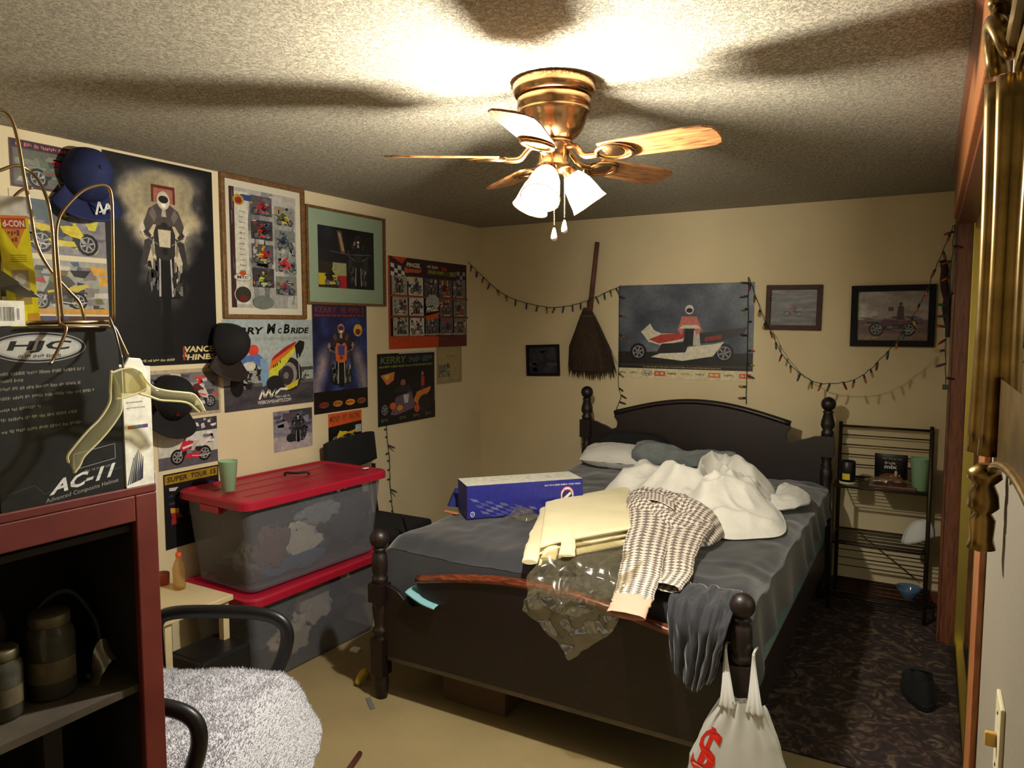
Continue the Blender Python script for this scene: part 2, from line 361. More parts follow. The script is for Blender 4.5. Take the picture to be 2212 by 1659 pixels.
struct(MB().box((-.1,YF-.1,-.08),(4.0,YB+.1,0)).build('floor', mat('tan_carpet', (146,129,90), .95, var=(3,.16), bump=(260,.5,.004))))
struct(MB().box((-.1,YF-.1,ZC),(4.0,YB+.1,ZC+.08)).build('ceiling', ceiling_mat()))
struct(MB().box((-.1,YF-.1,0),(0,YB+.1,ZC)).build('wall_left', WALLM))
struct(MB().box((0,YB,0),(4.0,YB+.1,ZC)).build('wall_back', mat('tan_wall_paint', (214,197,158), .75, var=(2.2,.10), bump=(90,.15,.004))))
struct(MB().box((0,YF-.1,0),(4.0,YF,ZC)).build('wall_front', WALLM))
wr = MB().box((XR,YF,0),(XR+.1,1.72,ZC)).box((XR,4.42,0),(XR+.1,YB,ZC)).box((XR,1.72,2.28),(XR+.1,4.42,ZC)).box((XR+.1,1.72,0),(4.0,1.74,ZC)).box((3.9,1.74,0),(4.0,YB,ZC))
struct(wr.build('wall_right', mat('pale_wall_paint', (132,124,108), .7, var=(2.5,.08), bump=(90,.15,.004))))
struct(MB().box((0,YB-.014,0),(XR,YB,.085)).build('baseboard_back', PINED, bevel=.003))
struct(MB().box((0,.2,0),(.014,YB-.014,.085)).build('baseboard_left', PINED, bevel=.003))
# closet: header board, crown strip, casings, jamb, sliding mirror doors
struct(MB().box((3.212,1.60,2.205),(XR,4.36,2.425)).build('trim_1', PINE, bevel=.004))
struct(MB().prism([(XR,ZC),(3.198,ZC),(3.198,2.425),(3.212,2.40),(XR,2.40)], 'y', 1.0, 4.25).build('trim_2', PINED))
struct(MB().box((3.233,1.62,0),(XR,1.765,2.205)).build('trim_3', PINE, bevel=.003))
struct(MB().box((3.231,4.36,0),(XM-.02,4.385,2.205)).box((3.222,4.352,0),(3.234,4.42,2.205)).build('trim_4', PINED, bevel=.003))
struct(MB().box((3.312,1.78,0),(3.372,4.35,.010)).build('trim_5', mat('worn_track', (70,62,40), .6, .6, var=(12,.4))))
struct(MB().box((3.232,1.62,2.18),(3.40,4.36,2.205)).build('trim_6', PINED))
MIRROR = mat('mirror_silver', (226,232,226), .02, 1)
for k, (y0, y1, x) in enumerate(((1.79, 3.10, XM+.03), (3.04, 4.352, XM))):
    d = bpy.data.objects.new('door_%d' % (k+1), None); COL.objects.link(d); d.location = (x, (y0+y1)/2, 0); ORG[d.name] = Vector(d.location); struct(d)
    MB().box((x,y0+.02,.04),(x+.006,y1-.02,2.17)).build('mirror_pane', MIRROR, d)
    for yy in (y0, y1-.03): MB().box((x-.024,yy,.015),(x+.012,yy+.03,2.18)).build('stile', GOLD, d, bevel=.003)
    for zz in (.015, 2.15): MB().box((x-.018,y0+.03,zz),(x+.01,y1-.03,zz+.03)).build('rail', GOLD, d, bevel=.003)
rug = MB().grid(lambda u, v: Vector((1.15+2.155*u, 2.935+1.98*v, .008+.003*fbm((u*6,v*6,0)))), 24, 24).build('area_rug', rug_mat(), solid=.009)
tag(rug, 'dark brown rug with a faded olive pattern between bed and mirror closet', 'rug')

# ================================================================== CEILING FAN
FX, FY = 2.07, 2.14
fan = thing('ceiling_fan', (FX, FY, ZC), 'five-blade hugger ceiling fan in brass and oak with glass light shades', 'ceiling fan')
MB().lathe([(.122,.0),(.131,-.006),(.131,-.034),(.124,-.046),(.118,-.050)], (FX,FY,ZC), 36).build('canopy', BRASS, fan)
MB().lathe([(.114,-.048),(.117,-.06),(.117,-.082),(.112,-.088),(.114,-.094),(.112,-.104),(.106,-.11),(.100,-.128),(.092,-.148),(.078,-.168),(.06,-.180),(.055,-.184)], (FX,FY,ZC), 36).build('motor_housing', BRASS, fan)
MB().lathe([(.054,-.180),(.06,-.186),(.06,-.200),(.05,-.206),(.048,-.250),(.056,-.258),(.056,-.268),(.03,-.285),(.012,-.292)], (FX,FY,ZC), 28).build('switch_housing', BRASS, fan)
BZ = 2.205
for k in range(5):
    a = R(68+72*k); M = Matrix.Translation((FX,FY,BZ)) @ Matrix.Rotation(a, 4, 'Z') @ Matrix.Rotation(R(-12), 4, 'X')
    out = [(.175,-.050),(.23,-.056),(.45,-.066),(.505,-.062),(.528,-.046),(.535,-.02),(.535,.02),(.528,.046),(.505,.062),(.45,.066),(.23,.056),(.175,.050)]
    bl = MB().prism(out, 'z', -.003, .003).build('blade', OAK, None, bevel=.0015, org=(0,0,0)); bl.parent = fan; bl.matrix_local = Matrix.Translation(-Vector(fan.location)) @ M; Mi = M.inverted()
    iron = MB().tube([Vector(p) for p in bezier([(.045,0,.03),(.075,0,.028),(.105,0,-.004),(.135,0,-.010),(.16,0,-.008)], 4)], [.010]*17, 8)
    ring = [Vector((.215+.058*math.cos(t*math.pi/10), .047*math.sin(t*math.pi/10), -.008)) for t in range(20)]
    iron.tube(ring, .0075, 8, closed=True); iron.lathe([(.03,-.010),(.034,-.007),(.034,-.003)], (.215,0,0), 16)
    iron.build('blade_iron', BRASS, bl)
def shade_mat(name, e, tr=.62):
    m = bpy.data.materials.new(name); m.use_nodes = True; nt = m.node_tree; N = nt.nodes; L = nt.links; b = N['Principled BSDF']
    b.inputs['Base Color'].default_value = lin((246,238,220)); b.inputs['Roughness'].default_value = .35
    b.inputs['Emission Color'].default_value = lin((255,232,190)); b.inputs['Emission Strength'].default_value = e
    t = N.new('ShaderNodeBsdfTransparent'); t.inputs[0].default_value = (1,.99,.97,1); tl = N.new('ShaderNodeBsdfTranslucent'); tl.inputs[0].default_value = lin((250,240,218))
    m1 = N.new('ShaderNodeMixShader'); m1.inputs[0].default_value = .5; m2 = N.new('ShaderNodeMixShader'); m2.inputs[0].default_value = tr
    L.new(b.outputs[0], m1.inputs[1]); L.new(tl.outputs[0], m1.inputs[2]); L.new(m1.outputs[0], m2.inputs[1]); L.new(t.outputs[0], m2.inputs[2]); L.new(m2.outputs[0], N['Material Output'].inputs[0]); return m
SH_ON, SH_OFF = shade_mat('lit_frosted_glass', 50.0, .88), shade_mat('frosted_glass', .0, .55)
BULB = clear('lit_bulb', (255,254,250), .95, .3); BULB.node_tree.nodes['Principled BSDF'].inputs['Emission Color'].default_value = lin((255,226,170)); BULB.node_tree.nodes['Principled BSDF'].inputs['Emission Strength'].default_value = 120.0; BULB0 = mat('unlit_bulb', (238,234,224), .3)
for az, on in ((37, False), (157, False), (277, True)):
    a = R(az); tilt = R(34)
    M = Matrix.Translation((FX+.045*math.cos(a), FY+.045*math.sin(a), 2.172)) @ Matrix.Rotation(a, 4, 'Z') @ Matrix.Rotation(-tilt, 4, 'Y')
    arm = MB().tube([M @ Vector(p) for p in ((-.03,0,.012),(-.012,0,.012),(0,0,0),(0,0,-.02))], .011, 10)
    arm.lathe([(.012,.0),(.024,-.006),(.026,-.03),(.03,-.034)], (0,0,0), 20, M, caps=False)
    sh = MB().lathe([(.027,-.022),(.036,-.036),(.046,-.060),(.052,-.090),(.056,-.118),(.062,-.136),(.0605,-.136),(.054,-.118),(.050,-.090),(.044,-.060),(.034,-.037),(.025,-.024)], (0,0,0), 28, M, caps=False).build('lamp_shade', SH_ON if on else SH_OFF, fan)
    arm.build('shade_holder', BRASS, sh)
    MB().ell((0,0,-.085), (.026,.026,.034), 14, 10, M=M).build('bulb', BULB if on else BULB0, sh)
    MB().tube([M @ Vector((.0615*math.cos(t*math.pi/12), .0615*math.sin(t*math.pi/12), -.136)) for t in range(24)], .0016, 6, closed=True).build('shade_rim', BRASS, sh)
    if on:
        ld = bpy.data.lights.new('fan_bulb_light', 'POINT'); ld.energy = LAMP_W; ld.color = LAMP_COL; ld.shadow_soft_size = .03
        lo = bpy.data.objects.new('fan_bulb_light', ld); COL.objects.link(lo); lo.location = M @ Vector((0,0,-.088))
for dx, dy, l in ((.020,-.035,.19), (.045,-.012,.165)):
    ch = MB()
    for q in range(int(l/.006)): ch.ell((FX+dx, FY+dy, 2.17-q*.006), (.002,.002,.0028), 6, 4)
    c = ch.build('pull_chain', BRASS, fan); z = 2.17-l
    MB().lathe([(.002,.0),(.005,-.006),(.010,-.028),(.0095,-.036),(.004,-.041)], (FX+dx,FY+dy,z), 14).build('pull_knob', mat('white_plastic', (236,232,222), .4), c)

# ================================================================== BED
X0, X1, YFT, YHD = 1.045, 2.62, 2.48, 4.74
bed = thing('bed', ((X0+X1)/2, (YFT+YHD)/2, 0), 'dark cherry wood bed with turned ball-top posts and arched boards', 'bed')
def post(x, y, prof, blocks, nm='post'):
    b = MB().lathe(prof, (x, y, 0), 22)
    for z0, z1, w in blocks: b.cbox((x, y, (z0+z1)/2), (w, w, z1-z0))
    return b.build(nm, DARKWOOD, bed)
BALL = lambda zt, r: [(r*math.sin(math.pi*k/10), zt-r+r*math.cos(math.pi*k/10)) for k in range(9, 0, -1)]+[(.004, zt)]
for x in (X0, X1):
    post(x, YFT, [(.026,0),(.030,.03),(.036,.07),(.030,.105),(.030,.285),(.024,.295),(.036,.305),(.036,.322),(.025,.33),(.030,.36),(.037,.41),(.034,.44),(.03,.45),(.03,.53),(.036,.54),(.036,.556),(.028,.562),(.034,.58),(.036,.62),(.032,.66),(.022,.672),(.03,.68),(.026,.69)]+BALL(.772,.043),
         ((.11,.28,.066),(.445,.53,.076)))
    post(x, YHD, [(.026,0),(.036,.07),(.030,.11),(.030,.62),(.024,.63),(.036,.645),(.028,.66),(.036,.76),(.036,.80),(.028,.815),(.034,.83),(.026,.845),(.03,.87),(.03,1.01),(.036,1.02),(.036,1.035),(.027,1.045),(.040,1.07),(.040,1.09),(.026,1.145),(.032,1.155),(.022,1.165)]+BALL(1.245,.043),
         ((.12,.60,.07),(.885,1.01,.078)))
def board_profile(ztop, zsh, zdip, zcap0, xm, hw, capw, zbot):
    L = [(-hw, zbot), (-hw, zsh)]
    L += [(-hw+.05, zsh-.002), (-hw+.09, zsh-.018), (-hw+.13, zdip+.02), (-hw+.17, zdip), (-hw+.205, zdip+.012), (-hw+.215, zdip+.045), (-capw+.015, zcap0-.045), (-capw-.004, zcap0-.02)]
    arch = [(-capw+2*capw*k/24, zcap0+(ztop-zcap0)*math.cos((k/24-.5)*math.pi)) for k in range(25)]
    return [(xm+x, z) for x, z in L+arch+[(-x, z) for x, z in reversed(L)]]
XMID = (X0+X1)/2; HW = (X1-X0)/2-.02
fb = board_profile(.645, .525, .455, .572, XMID, HW, .568, .205)
MB().prism(fb, 'y', YFT-.012, YFT+.012).build('footboard_panel', DARKWOOD, bed, bevel=.003)
hb = board_profile(1.165, 1.005, .955, 1.06, XMID, HW, .575, .34)
MB().prism(hb, 'y', YHD-.012, YHD+.012).build('headboard_panel', DARKWOOD, bed, bevel=.003)
WORN = wood('worn_cherry_cap', (60,22,12), (128,58,26), 4, (2,10,10), .3, .4)
def cap(zt, z0, y, m):
    pts = [(XMID-.575+1.15*k/28, y, z0+(zt-z0)*math.cos((k/28-.5)*math.pi)+.006) for k in range(29)]
    return MB().tube(pts, [(.026,.018)]*29, 12, flat=(0,1,0)).build('cap_moulding', m, bed)
cap(.648, .575, YFT, WORN); cap(1.168, 1.063, YHD, DARKWOOD)
for x in (X0, X1): MB().box((x-.014, YFT+.02, .205), (x+.014, YHD-.02, .385)).build('side_rail', DARKWOOD, bed, bevel=.003)
MB().box((X0+.03, YFT+.004, .178), (X1-.03, YFT+.05, .206)).build('metal_rail', mat('grey_painted_rail', (112,104,90), .5, var=(12,.3)), bed)
for x in (1.4, 1.83, 2.27): MB().box((x-.03, YFT+.05, .355), (x+.03, YHD-.05, .375)).build('slat', PINED, bed)
bs = MB().box((X0+.03, YFT+.05, .377), (X1+.012, YHD-.05, .53))
tag(bs.build('box_spring', mat('teal_ticking', (104,130,126), .8, var=(60,.28), bump=(120,.4,.004)), bevel=.012), 'teal patterned box spring showing below the black sheet', 'box spring')
mt = MB().box((X0+.005, YFT+.095, .531), (X1-.005, YHD-.06, .695))
tag(mt.build('mattress', WHITEC, bevel=.04), 'white mattress under the black bed sheet', 'mattress')
# black sheet over the mattress: across profile left hem - top - right hem, dropped at the foot
def sheet_pt(u, v):
    y = YFT+.035+(YHD-.05-YFT-.035)*v
    hemR = .525+.10*fbm((v*4,3,0))-.05*math.exp(-(v/.08)**2)+.03*v
    hemL = .42
    wl, wt, wr_ = .25, 1.575, .27; s = u*(wl+wt+wr_)
    if s < wl: t = s/wl; x = X0-.012-.016*(1-t)*math.sin(v*40); z = hemL+(.72-hemL)*t
    elif s < wl+wt: t = (s-wl)/wt; x = X0-.012+(wt+.03)*t; z = .722
    else: t = (s-wl-wt)/wr_; x = X1+.018+.03*t+.014*t*math.sin(v*46+2*math.sin(v*9)); z = .72-(.72-hemR)*t
    e = min(abs(s-wl), abs(s-wl-wt)); z -= .022*math.exp(-(e/.035)**2)
    if wl < s < wl+wt:
        z += .010*fbm((x*3,y*3,1))+.006*fbm((x*9,y*5,4))+.004*ridged(x,y,6,2)+.010*math.exp(-((x-2.35)/.2)**2)*math.sin(x*30+y*9)*.5
    z -= .045*math.exp(-(v/.028)**2)
    if wl+.9 < s < wl+wt+.05: z += .008*max(0, 1-abs(math.sin(3.2*(x-.55*y)+1.2*fbm((x*2,y*2,6))))*5)*min(1, (s-wl-.9)*3)
    return Vector((x, y, z))
sh = MB().grid(sheet_pt, 110, 90)
# part hanging down inside the footboard
def foot_pt(u, v):
    p = sheet_pt(.105+.79*u, 0); return Vector((p.x, p.y-.006+.006*math.sin(u*60)*v, p.z-.20*v))
sh.grid(foot_pt, 70, 8)
SHEET = mat('black_bed_sheet', (36,38,47), .72, var=(3,.30), bump=(40,.12,.006), sheen=.4)
so = sh.build('bed_sheet', SHEET); tag(so, 'black cotton sheet stretched over the mattress', 'bed sheet')
# bunched corner of the sheet falling over the footboard shoulder
def corner_pt(u, v):
    x0 = 2.37+.225*u; x1 = 2.41+.14*u
    k = v*3.0
    if k < 1: y = 2.60-.135*k; z = .735-.02*k
    else: y = 2.465-.045*math.sin(min(1,(k-1)*1.4)*1.57); z = .712-.255*(k-1)/2*(1-.25*abs(u-.5))
    t = max(0, (k-1)/2); x = x0+(x1-x0)*t
    fold = math.sin(u*17+2.5*t+3*fbm((u*2,t,5)))*(.005+.016*t)+.010*fbm((u*7,t*2,8))
    return Vector((x, y-abs(fold)*1.2, z+.012*fbm((u*6,v*4,2))-.03*t*math.sin(u*3.14)))
c = MB().grid(corner_pt, 60, 36).build('bed_cover_corner', SHEET, solid=.004)
tag(c, 'bunched black cloth corner falling over the footboard beside the post', 'cloth')

# ================================================================== THINGS ON THE BED
BT = .728
# white comforter heap: radius by angle around its middle
CO = [(1.56,3.72),(1.56,3.95),(1.60,4.18),(1.78,4.36),(2.05,4.46),(2.28,4.44),(2.42,4.28),(2.47,4.02),(2.55,3.72),(2.60,3.42),(2.50,3.28),(2.36,3.22),(2.15,3.42),(1.85,3.58)]
CC = Vector((2.06, 3.92, 0))
def heap(pts, cc, h, seed, nr=46, na=150, zb=BT, fine=1.0):
    n = len(pts); B = bezier([Vector((a, b, 0)) for a, b in pts+[pts[0]]], 12)
    def fn(u, v):
        k = u*(len(B)-1); i = int(k); p = B[i].lerp(B[min(i+1, len(B)-1)], k-i); q = cc.lerp(p, v)
        e = (1-v**3.2)
        w = noise.noise_vector(Vector((q.x*3, q.y*3, seed)))
        z = e*h*(.34+.36*fbm((q.x*2.3+w.x*.3, q.y*2.3, seed), 1, 2)+.62*max(0, ridged(q.x+w.y*.16, q.y+w.x*.16, 3.4, seed))**2.2)
        z += fine*e*(.034*max(0, ridged(q.x+w.x*.18, q.y+w.y*.18, 6.5, seed+3))**2.4+.004*max(0, ridged(q.x+w.y*.1, q.y, 13, seed+6)))+.022*min(1, (1-v)*9)
        return Vector((q.x+.012*w.x, q.y+.012*w.y, zb+max(.004, z)))
    return MB().grid(fn, na, nr, wrap=True)
co = heap(CO, CC, .20, 5.2, 70, 220).build('comforter', WHITEC); _s = co.modifiers.new('smooth', 'SMOOTH'); _s.factor = .5; _s.iterations = 8; tag(co, 'crumpled white comforter heaped towards the headboard', 'comforter')
cf = MB().grid(lambda u, v: Vector((2.42+.20*math.cos(u*2.6-1.3)*(.25+.75*v), 4.05+.27*math.sin(u*2.6-1.3)*(.25+.75*v), BT+.02+.05*math.sin(v*3.1)+.012*fbm((u*5,v*5,1)))), 40, 20).build('folded_edge', WHITEC, co, solid=.012)
# pillow, grey rolled blanket, black pillow behind
def pillow(c, d, name, m, lab, cat, rz=0, tilt=0, pw=2.6):
    M = Matrix.Translation(c) @ Matrix.Rotation(rz, 4, 'Z') @ Matrix.Rotation(tilt, 4, 'X')
    def f(sg):
        def fn(u, v):
            a, b = 2*u-1, 2*v-1; k = max(0, (1-abs(a)**pw)*(1-abs(b)**pw))**.5
            return M @ Vector((a*d[0]/2*(1-.05*b*b), b*d[1]/2*(1-.05*a*a), sg*d[2]/2*k+.006*fbm((a*3,b*3,sg))))
        return fn
    o = MB().grid(f(1), 24, 18).grid(f(-1), 24, 18).build(name, m); tag(o, lab, cat); return o
pillow((1.35,4.58,BT+.075), (.50,.26,.15), 'pillow', WHITEC, 'white pillow lying at the head of the bed beside the grey blanket', 'pillow', R(3), R(14))
pillow((1.42,4.655,BT+.15), (.50,.10,.16), 'black_cushion', BLACKF, 'black cushion wedged between white pillow and headboard', 'cushion', R(2), R(0))
def roll(u, v):
    t = v; a = u*2*math.pi; r = (.085+.018*math.sin(t*9)+.012*fbm((math.cos(a)*1.5,math.sin(a)*1.5,t*5)))*(1-.25*t)*(.82+.18*min(1, t*8))
    return Vector((1.50+.62*t+.02*math.cos(a), 4.53+.03*t+r*math.cos(a)*.85, BT+.105-.02*t+r*math.sin(a)*.95+.010*math.sin(a*5+t*20)))
gb = MB().grid(roll, 40, 40); gb.ell((1.515,4.53,BT+.105), (.02,.07,.08), 16, 8)
tag(gb.build('rolled_blanket', mat('grey_fleece', (128,134,134), .95, var=(12,.25), bump=(60,.5,.01)), solid=0), 'grey fleece blanket rolled up between pillow and comforter', 'blanket')
# blue carton
bx = thing('shipping_carton', (1.34,3.28,.733), 'long blue carton with white top and grey chequer print on the bed', 'box')
bd = Vector((1.62-1.207, 3.385-2.94, 0)); LEN = bd.length; ang = math.atan2(bd.y, bd.x); BM = Matrix.Translation((1.212,2.935,.733)) @ Matrix.Rotation(ang, 4, 'Z'); BH = .162; BDp = .19
BLUE = mat('blue_card', (38,42,132), .45, var=(8,.15)); WCARD = mat('white_card', (224,222,208), .55)
MB().box((0,0,0),(LEN,BDp,BH-.002), BM).build('carton_body', BLUE, bx, bevel=.002)
MB().box((.001,.001,BH-.002),(LEN-.001,BDp-.001,BH), BM).build('carton_top', WCARD, bx)
A = Art(LEN, BH, (38,42,132))
for i in range(9):
    for j in range(6):
        if (i+j) % 2 == 0 and not (i > 5 and j > 3-(i-5)):
            x = .02+i*.062+j*.022; y = .62-j*.10-i*.045
            if y > .03: A.poly([(x,y),(x+.06,y-.045),(x+.085,y-.14 if y > .16 else .02),(x+.025,y-.095 if y>.12 else .02)], (78,82,140) if (i+j) % 4 else (104,104,140))
A.scrawl(.66, .83, .985, .88, (190,190,208), 3)
A.ell(.86, .52, .06, .27, (196,70,60)); A.ell(.86, .52, .055, .245, (210,206,220)); A.ell(.86, .50, .045, .19, BLK+()); A.ell(.86,.50,.043,.18,(34,36,90))
A.line([(.83,.42),(.89,.6)], .006, WHT); A.line([(.835,.38),(.895,.56)], .006, WHT); A.scrawl(.828, .64, .892, .70, (170,50,50), 4)
A.ell(.045,.13,.019,.085,(200,205,220)); A.ell(.045,.13,.014,.06,(60,66,150)); A.line([(.038,.10),(.052,.16)], .002, (220,220,230))
A.build('printed_front', BM @ Matrix(((1,0,0,0),(0,0,-1,-.0006),(0,1,0,0),(0,0,0,1))), bx)
A = Art(LEN, BDp, (224,222,208)); A.scrawl(.22, .42, .40, .50, (190,170,190), 5); A.scrawl(.55, .42, .60, .50, (190,120,140), 6); A.scrawl(.72, .42, .90, .50, (180,150,165), 7)
A.build('printed_top', BM @ Matrix.Translation((0,0,BH+.0004)), bx)
# blue cap-like cloth behind the carton, orange strip, teal cloth
bc = heap([(.94,3.18),(1.0,3.34),(1.08,3.40),(1.14,3.32),(1.10,3.16),(1.0,3.10)], Vector((1.04,3.25,0)), .07, 2.0, 14, 50)
tag(bc.build('blue_cloth', mat('royal_blue_cloth', (34,44,122), .85, var=(10,.2))), 'royal blue cloth bunched on the bed behind the carton', 'cloth')
p = at(975,1108,'z',BT+.004); tag(MB().box((-.045,-.010,0),(.045,.010,.006), Matrix.Translation(p) @ Matrix.Rotation(R(-12),4,'Z')).build('comb', mat('orange_plastic', (206,120,84), .5), bevel=.002), 'small orange plastic comb left of the blue carton', 'comb')
tc_ = MB().grid(lambda u, v: Vector((1.22+.15*u, 2.47-.035*math.cos(v*3)+.02*v, .53-.045*u-.01*math.sin(u*3)+.008*math.sin(v*3.1))), 14, 8).build('teal_cloth', mat('pale_teal_cloth', (118,170,180), .8), solid=.006)
tag(tc_, 'pale teal cloth tucked over the footboard dip', 'cloth')
# folded cream trousers
CREAM = mat('cream_cotton', (236,224,184), .85, var=(6,.08), bump=(150,.2,.003))
ga = thing('folded_trousers', (1.8,3.1,BT), 'cream trousers folded flat in layers across the bed', 'trousers')
ca, cb, ccn, cdn = Vector((1.50,3.20,0)), Vector((1.74,3.76,0)), Vector((2.08,2.92,0)), Vector((1.83,2.50,0))
for k, (e0, e1, zz, ins) in enumerate(((0,1,.012,.0),(.02,.98,.040,.012),(.05,1.0,.066,.02))):
    def slab(u, v, k=k, e0=e0, e1=e1, zz=zz, ins=ins):
        a = 2*math.pi*u; w, t = math.cos(a), math.sin(a); w = math.copysign(abs(w)**.35, w); s = .5+.5*w*(1-ins)
        l = e0+(e1-e0)*(v*.97+.0)-(.02*k); P = (ca.lerp(cb, s)).lerp(cdn.lerp(ccn, s), l)
        z = BT+zz+.013*math.copysign(abs(t)**.8, t)+.005*fbm((P.x*7,P.y*7,k)); drop = max(0, 2.60-P.y)
        end = 1-.6*max(0, (v-.95)/.05)**2-.4*max(0, (.04-v)/.04)
        return Vector((P.x, P.y, BT+zz+(z-BT-zz)*end-drop*.22))
    g = MB().grid(slab, 30, 40, wrap=True); n0 = len(g.v); g.f.append(tuple(range(30))); g.sm.append(True); g.f.append(tuple(range(n0-30, n0))); g.sm.append(True)
    g.build('folded_layer', CREAM, ga)
for k in range(3):   # fold edges along the near side, ends curling over
    a0 = ca+Vector((-.012+.055*k,.05+.03*k,0)); a1 = cdn+Vector((-.03+.075*k,-.015+.012*k,0)); zk = BT+.022+.022*k
    def pleat(u, v, a0=a0, a1=a1, zk=zk, k=k):
        p = a0.lerp(a1, v); q = 2*math.pi*u; w = .034*(1-.25*math.sin(v*7+k)*.5); end = max(0, (v-.9)/.1)
        return Vector((p.x+w*math.cos(q)+.008*fbm((v*5,k,2)), p.y+.25*w*math.cos(q), zk+(.011-.005*end)*math.sin(q)*(1+.5*math.sin(v*9+k))-.03*max(0,v-.8)*4*.3+.006*fbm((v*6,u*2,k))))
    g = MB().grid(pleat, 16, 40, wrap=True); n0 = len(g.v); g.f.append(tuple(range(16))); g.sm.append(False); g.f.append(tuple(range(n0-16, n0))); g.sm.append(False); g.build('pleat', CREAM, ga)
# houndstooth shirt with pink cuff
def check_mat():
    m = bpy.data.materials.new('houndstooth'); m.use_nodes = True; nt = m.node_tree; N = nt.nodes; L = nt.links; b = N['Principled BSDF']; b.inputs['Roughness'].default_value = .85
    tc = N.new('ShaderNodeUVMap'); mp = N.new('ShaderNodeMapping'); mp.inputs['Rotation'].default_value = (0,0,R(45))
    ck = N.new('ShaderNodeTexChecker'); ck.inputs['Scale'].default_value = 58; ck.inputs[1].default_value = lin((120,108,100)); ck.inputs[2].default_value = lin((226,216,204))
    L.new(tc.outputs[0], mp.inputs[0]); L.new(mp.outputs[0], ck.inputs['Vector']); L.new(ck.outputs[0], b.inputs['Base Color']); return m
HT = check_mat()
def uvgrid(o, nu, nv, su, sv, wrap):
    uv = o.data.uv_layers.new(name='UVMap'); w = nu if wrap else nu+1
    for p in o.data.polygons:
        for li, vi in zip(p.loop_indices, p.vertices):
            uv.data[li].uv = ((vi % w)/nu*su, (vi//w)/nv*sv)
st = thing('checked_shirt', (2.1,3.2,BT), 'brown and white houndstooth shirt with pink cuffs thrown over the bed', 'shirt')
SP = [(1.74,3.72),(1.86,3.80),(2.02,3.72),(2.14,3.70),(2.30,3.45),(2.37,3.28),(2.36,3.06),(2.26,2.98),(2.10,3.04),(1.96,3.16),(1.86,3.28),(1.78,3.48)]
B_ = bezier([Vector((a,b,0)) for a, b in SP+[SP[0]]], 10)
def shirt(u, v):
    k = u*(len(B_)-1); i = int(k); p = B_[i].lerp(B_[min(i+1,len(B_)-1)], k-i); q = Vector((2.06,3.38,0)).lerp(p, v)
    return Vector((q.x, q.y, BT+.05+(1-v**4)*(.045+.03*fbm((q.x*5,q.y*5,9))+.025*ridged(q.x,q.y,7,2))-.035*v**6))
o = MB().grid(shirt, 100, 30).build('shirt_body', HT, st, solid=.004)
uv = o.data.uv_layers.new(name='UVMap')
for p in o.data.polygons:
    for li, vi in zip(p.loop_indices, p.vertices): c_ = o.data.vertices[vi].co; uv.data[li].uv = (c_.x, c_.y)
def sleeve(path, rad, name, m, sv, nv=40):
    P = bezier(path, 8); n = len(P)-1
    def fn(u, v):
        k = v*n; i = min(int(k), n-1); c0 = P[i].lerp(P[i+1], k-i); t = (P[i+1]-P[i]).normalized(); sd = t.cross(Vector((0,0,1))).normalized(); up = sd.cross(t)
        a = 2*math.pi*u; r = rad[0]+(rad[1]-rad[0])*v
        return c0+sd*(r*math.cos(a)*(1+.12*fbm((u*0,v*7,3))))+up*(.016*math.sin(a)+.008*fbm((math.cos(a)*2,v*9,5)))
    o = MB().grid(fn, 24, nv, wrap=True).build(name, m, st); uvgrid(o, 24, nv, .34, sv, True); return o
sleeve([(2.0,3.36,.815),(2.10,3.05,.800),(2.17,2.78,.782),(2.225,2.58,.760),(2.25,2.47,.738),(2.258,2.40,.708)], (.10,.068), 'sleeve', HT, .98)
sleeve([(2.24,3.20,.80),(2.26,2.98,.785),(2.30,2.78,.765),(2.345,2.60,.748),(2.345,2.50,.735)], (.10,.05), 'sleeve', HT, .72)
sleeve([(2.257,2.410,.713),(2.261,2.37,.698),(2.262,2.325,.676)], (.070,.071), 'cuff', mat('pink_cotton', (222,174,150), .8), .1, 8)
o = MB().grid(lambda u, v: Vector((1.96+.20*u-.03*v, 3.30-.10*u+.10*v, BT+.112+.02*math.sin(u*3.1)+.012*v)), 14, 8).build('collar', HT, st, solid=.004); uvgrid(o, 14, 8, .22, .12, False)
# clear plastic
FILM = bpy.data.materials.new('clear_film'); FILM.use_nodes = True; _n = FILM.node_tree.nodes; _l = FILM.node_tree.links; _n.remove(_n['Principled BSDF'])
_t = _n.new('ShaderNodeBsdfTransparent'); _t.inputs[0].default_value = lin((248,244,228)); _g = _n.new('ShaderNodeBsdfGlossy'); _g.inputs['Roughness'].default_value = .16; _d = _n.new('ShaderNodeBsdfDiffuse'); _d.inputs[0].default_value = lin((200,192,156))
_m = _n.new('ShaderNodeMixShader'); _m.inputs[0].default_value = .70; _k = _n.new('ShaderNodeMixShader'); _k.inputs[0].default_value = .74
_l.new(_d.outputs[0], _m.inputs[1]); _l.new(_g.outputs[0], _m.inputs[2]); _l.new(_m.outputs[0], _k.inputs[1]); _l.new(_t.outputs[0], _k.inputs[2]); _l.new(_k.outputs[0], _n['Material Output'].inputs[0])
def film(fn, nu, nv, lab, name='plastic_bag'):
    o = MB().grid(fn, nu, nv).build(name, FILM); tag(o, lab, 'plastic bag'); return o
def crk(p, k, a=.02): return noise.noise_vector(Vector(p)*k)*a
def f1(u, v):
    x = 1.86+.38*u; w = .5-abs(u-.5)
    if v < .35: y = 2.86-1.1*v; z = BT+.045+.01*math.sin(u*20)
    else: t = (v-.35)/.65; y = 2.475-.062*math.sin(min(1,t*3)*1.57)-.02*t; z = .765-.33*t*(.55+.9*w)
    q = Vector((x-.04*v, y, z)); return q+crk(q, 9, .026)*(1 if v > .4 else .4)+crk(q, 26, .012)*(1 if v > .3 else .5)
film(f1, 80, 80, 'clear plastic garment bag spilling over the footboard under the cream trousers')
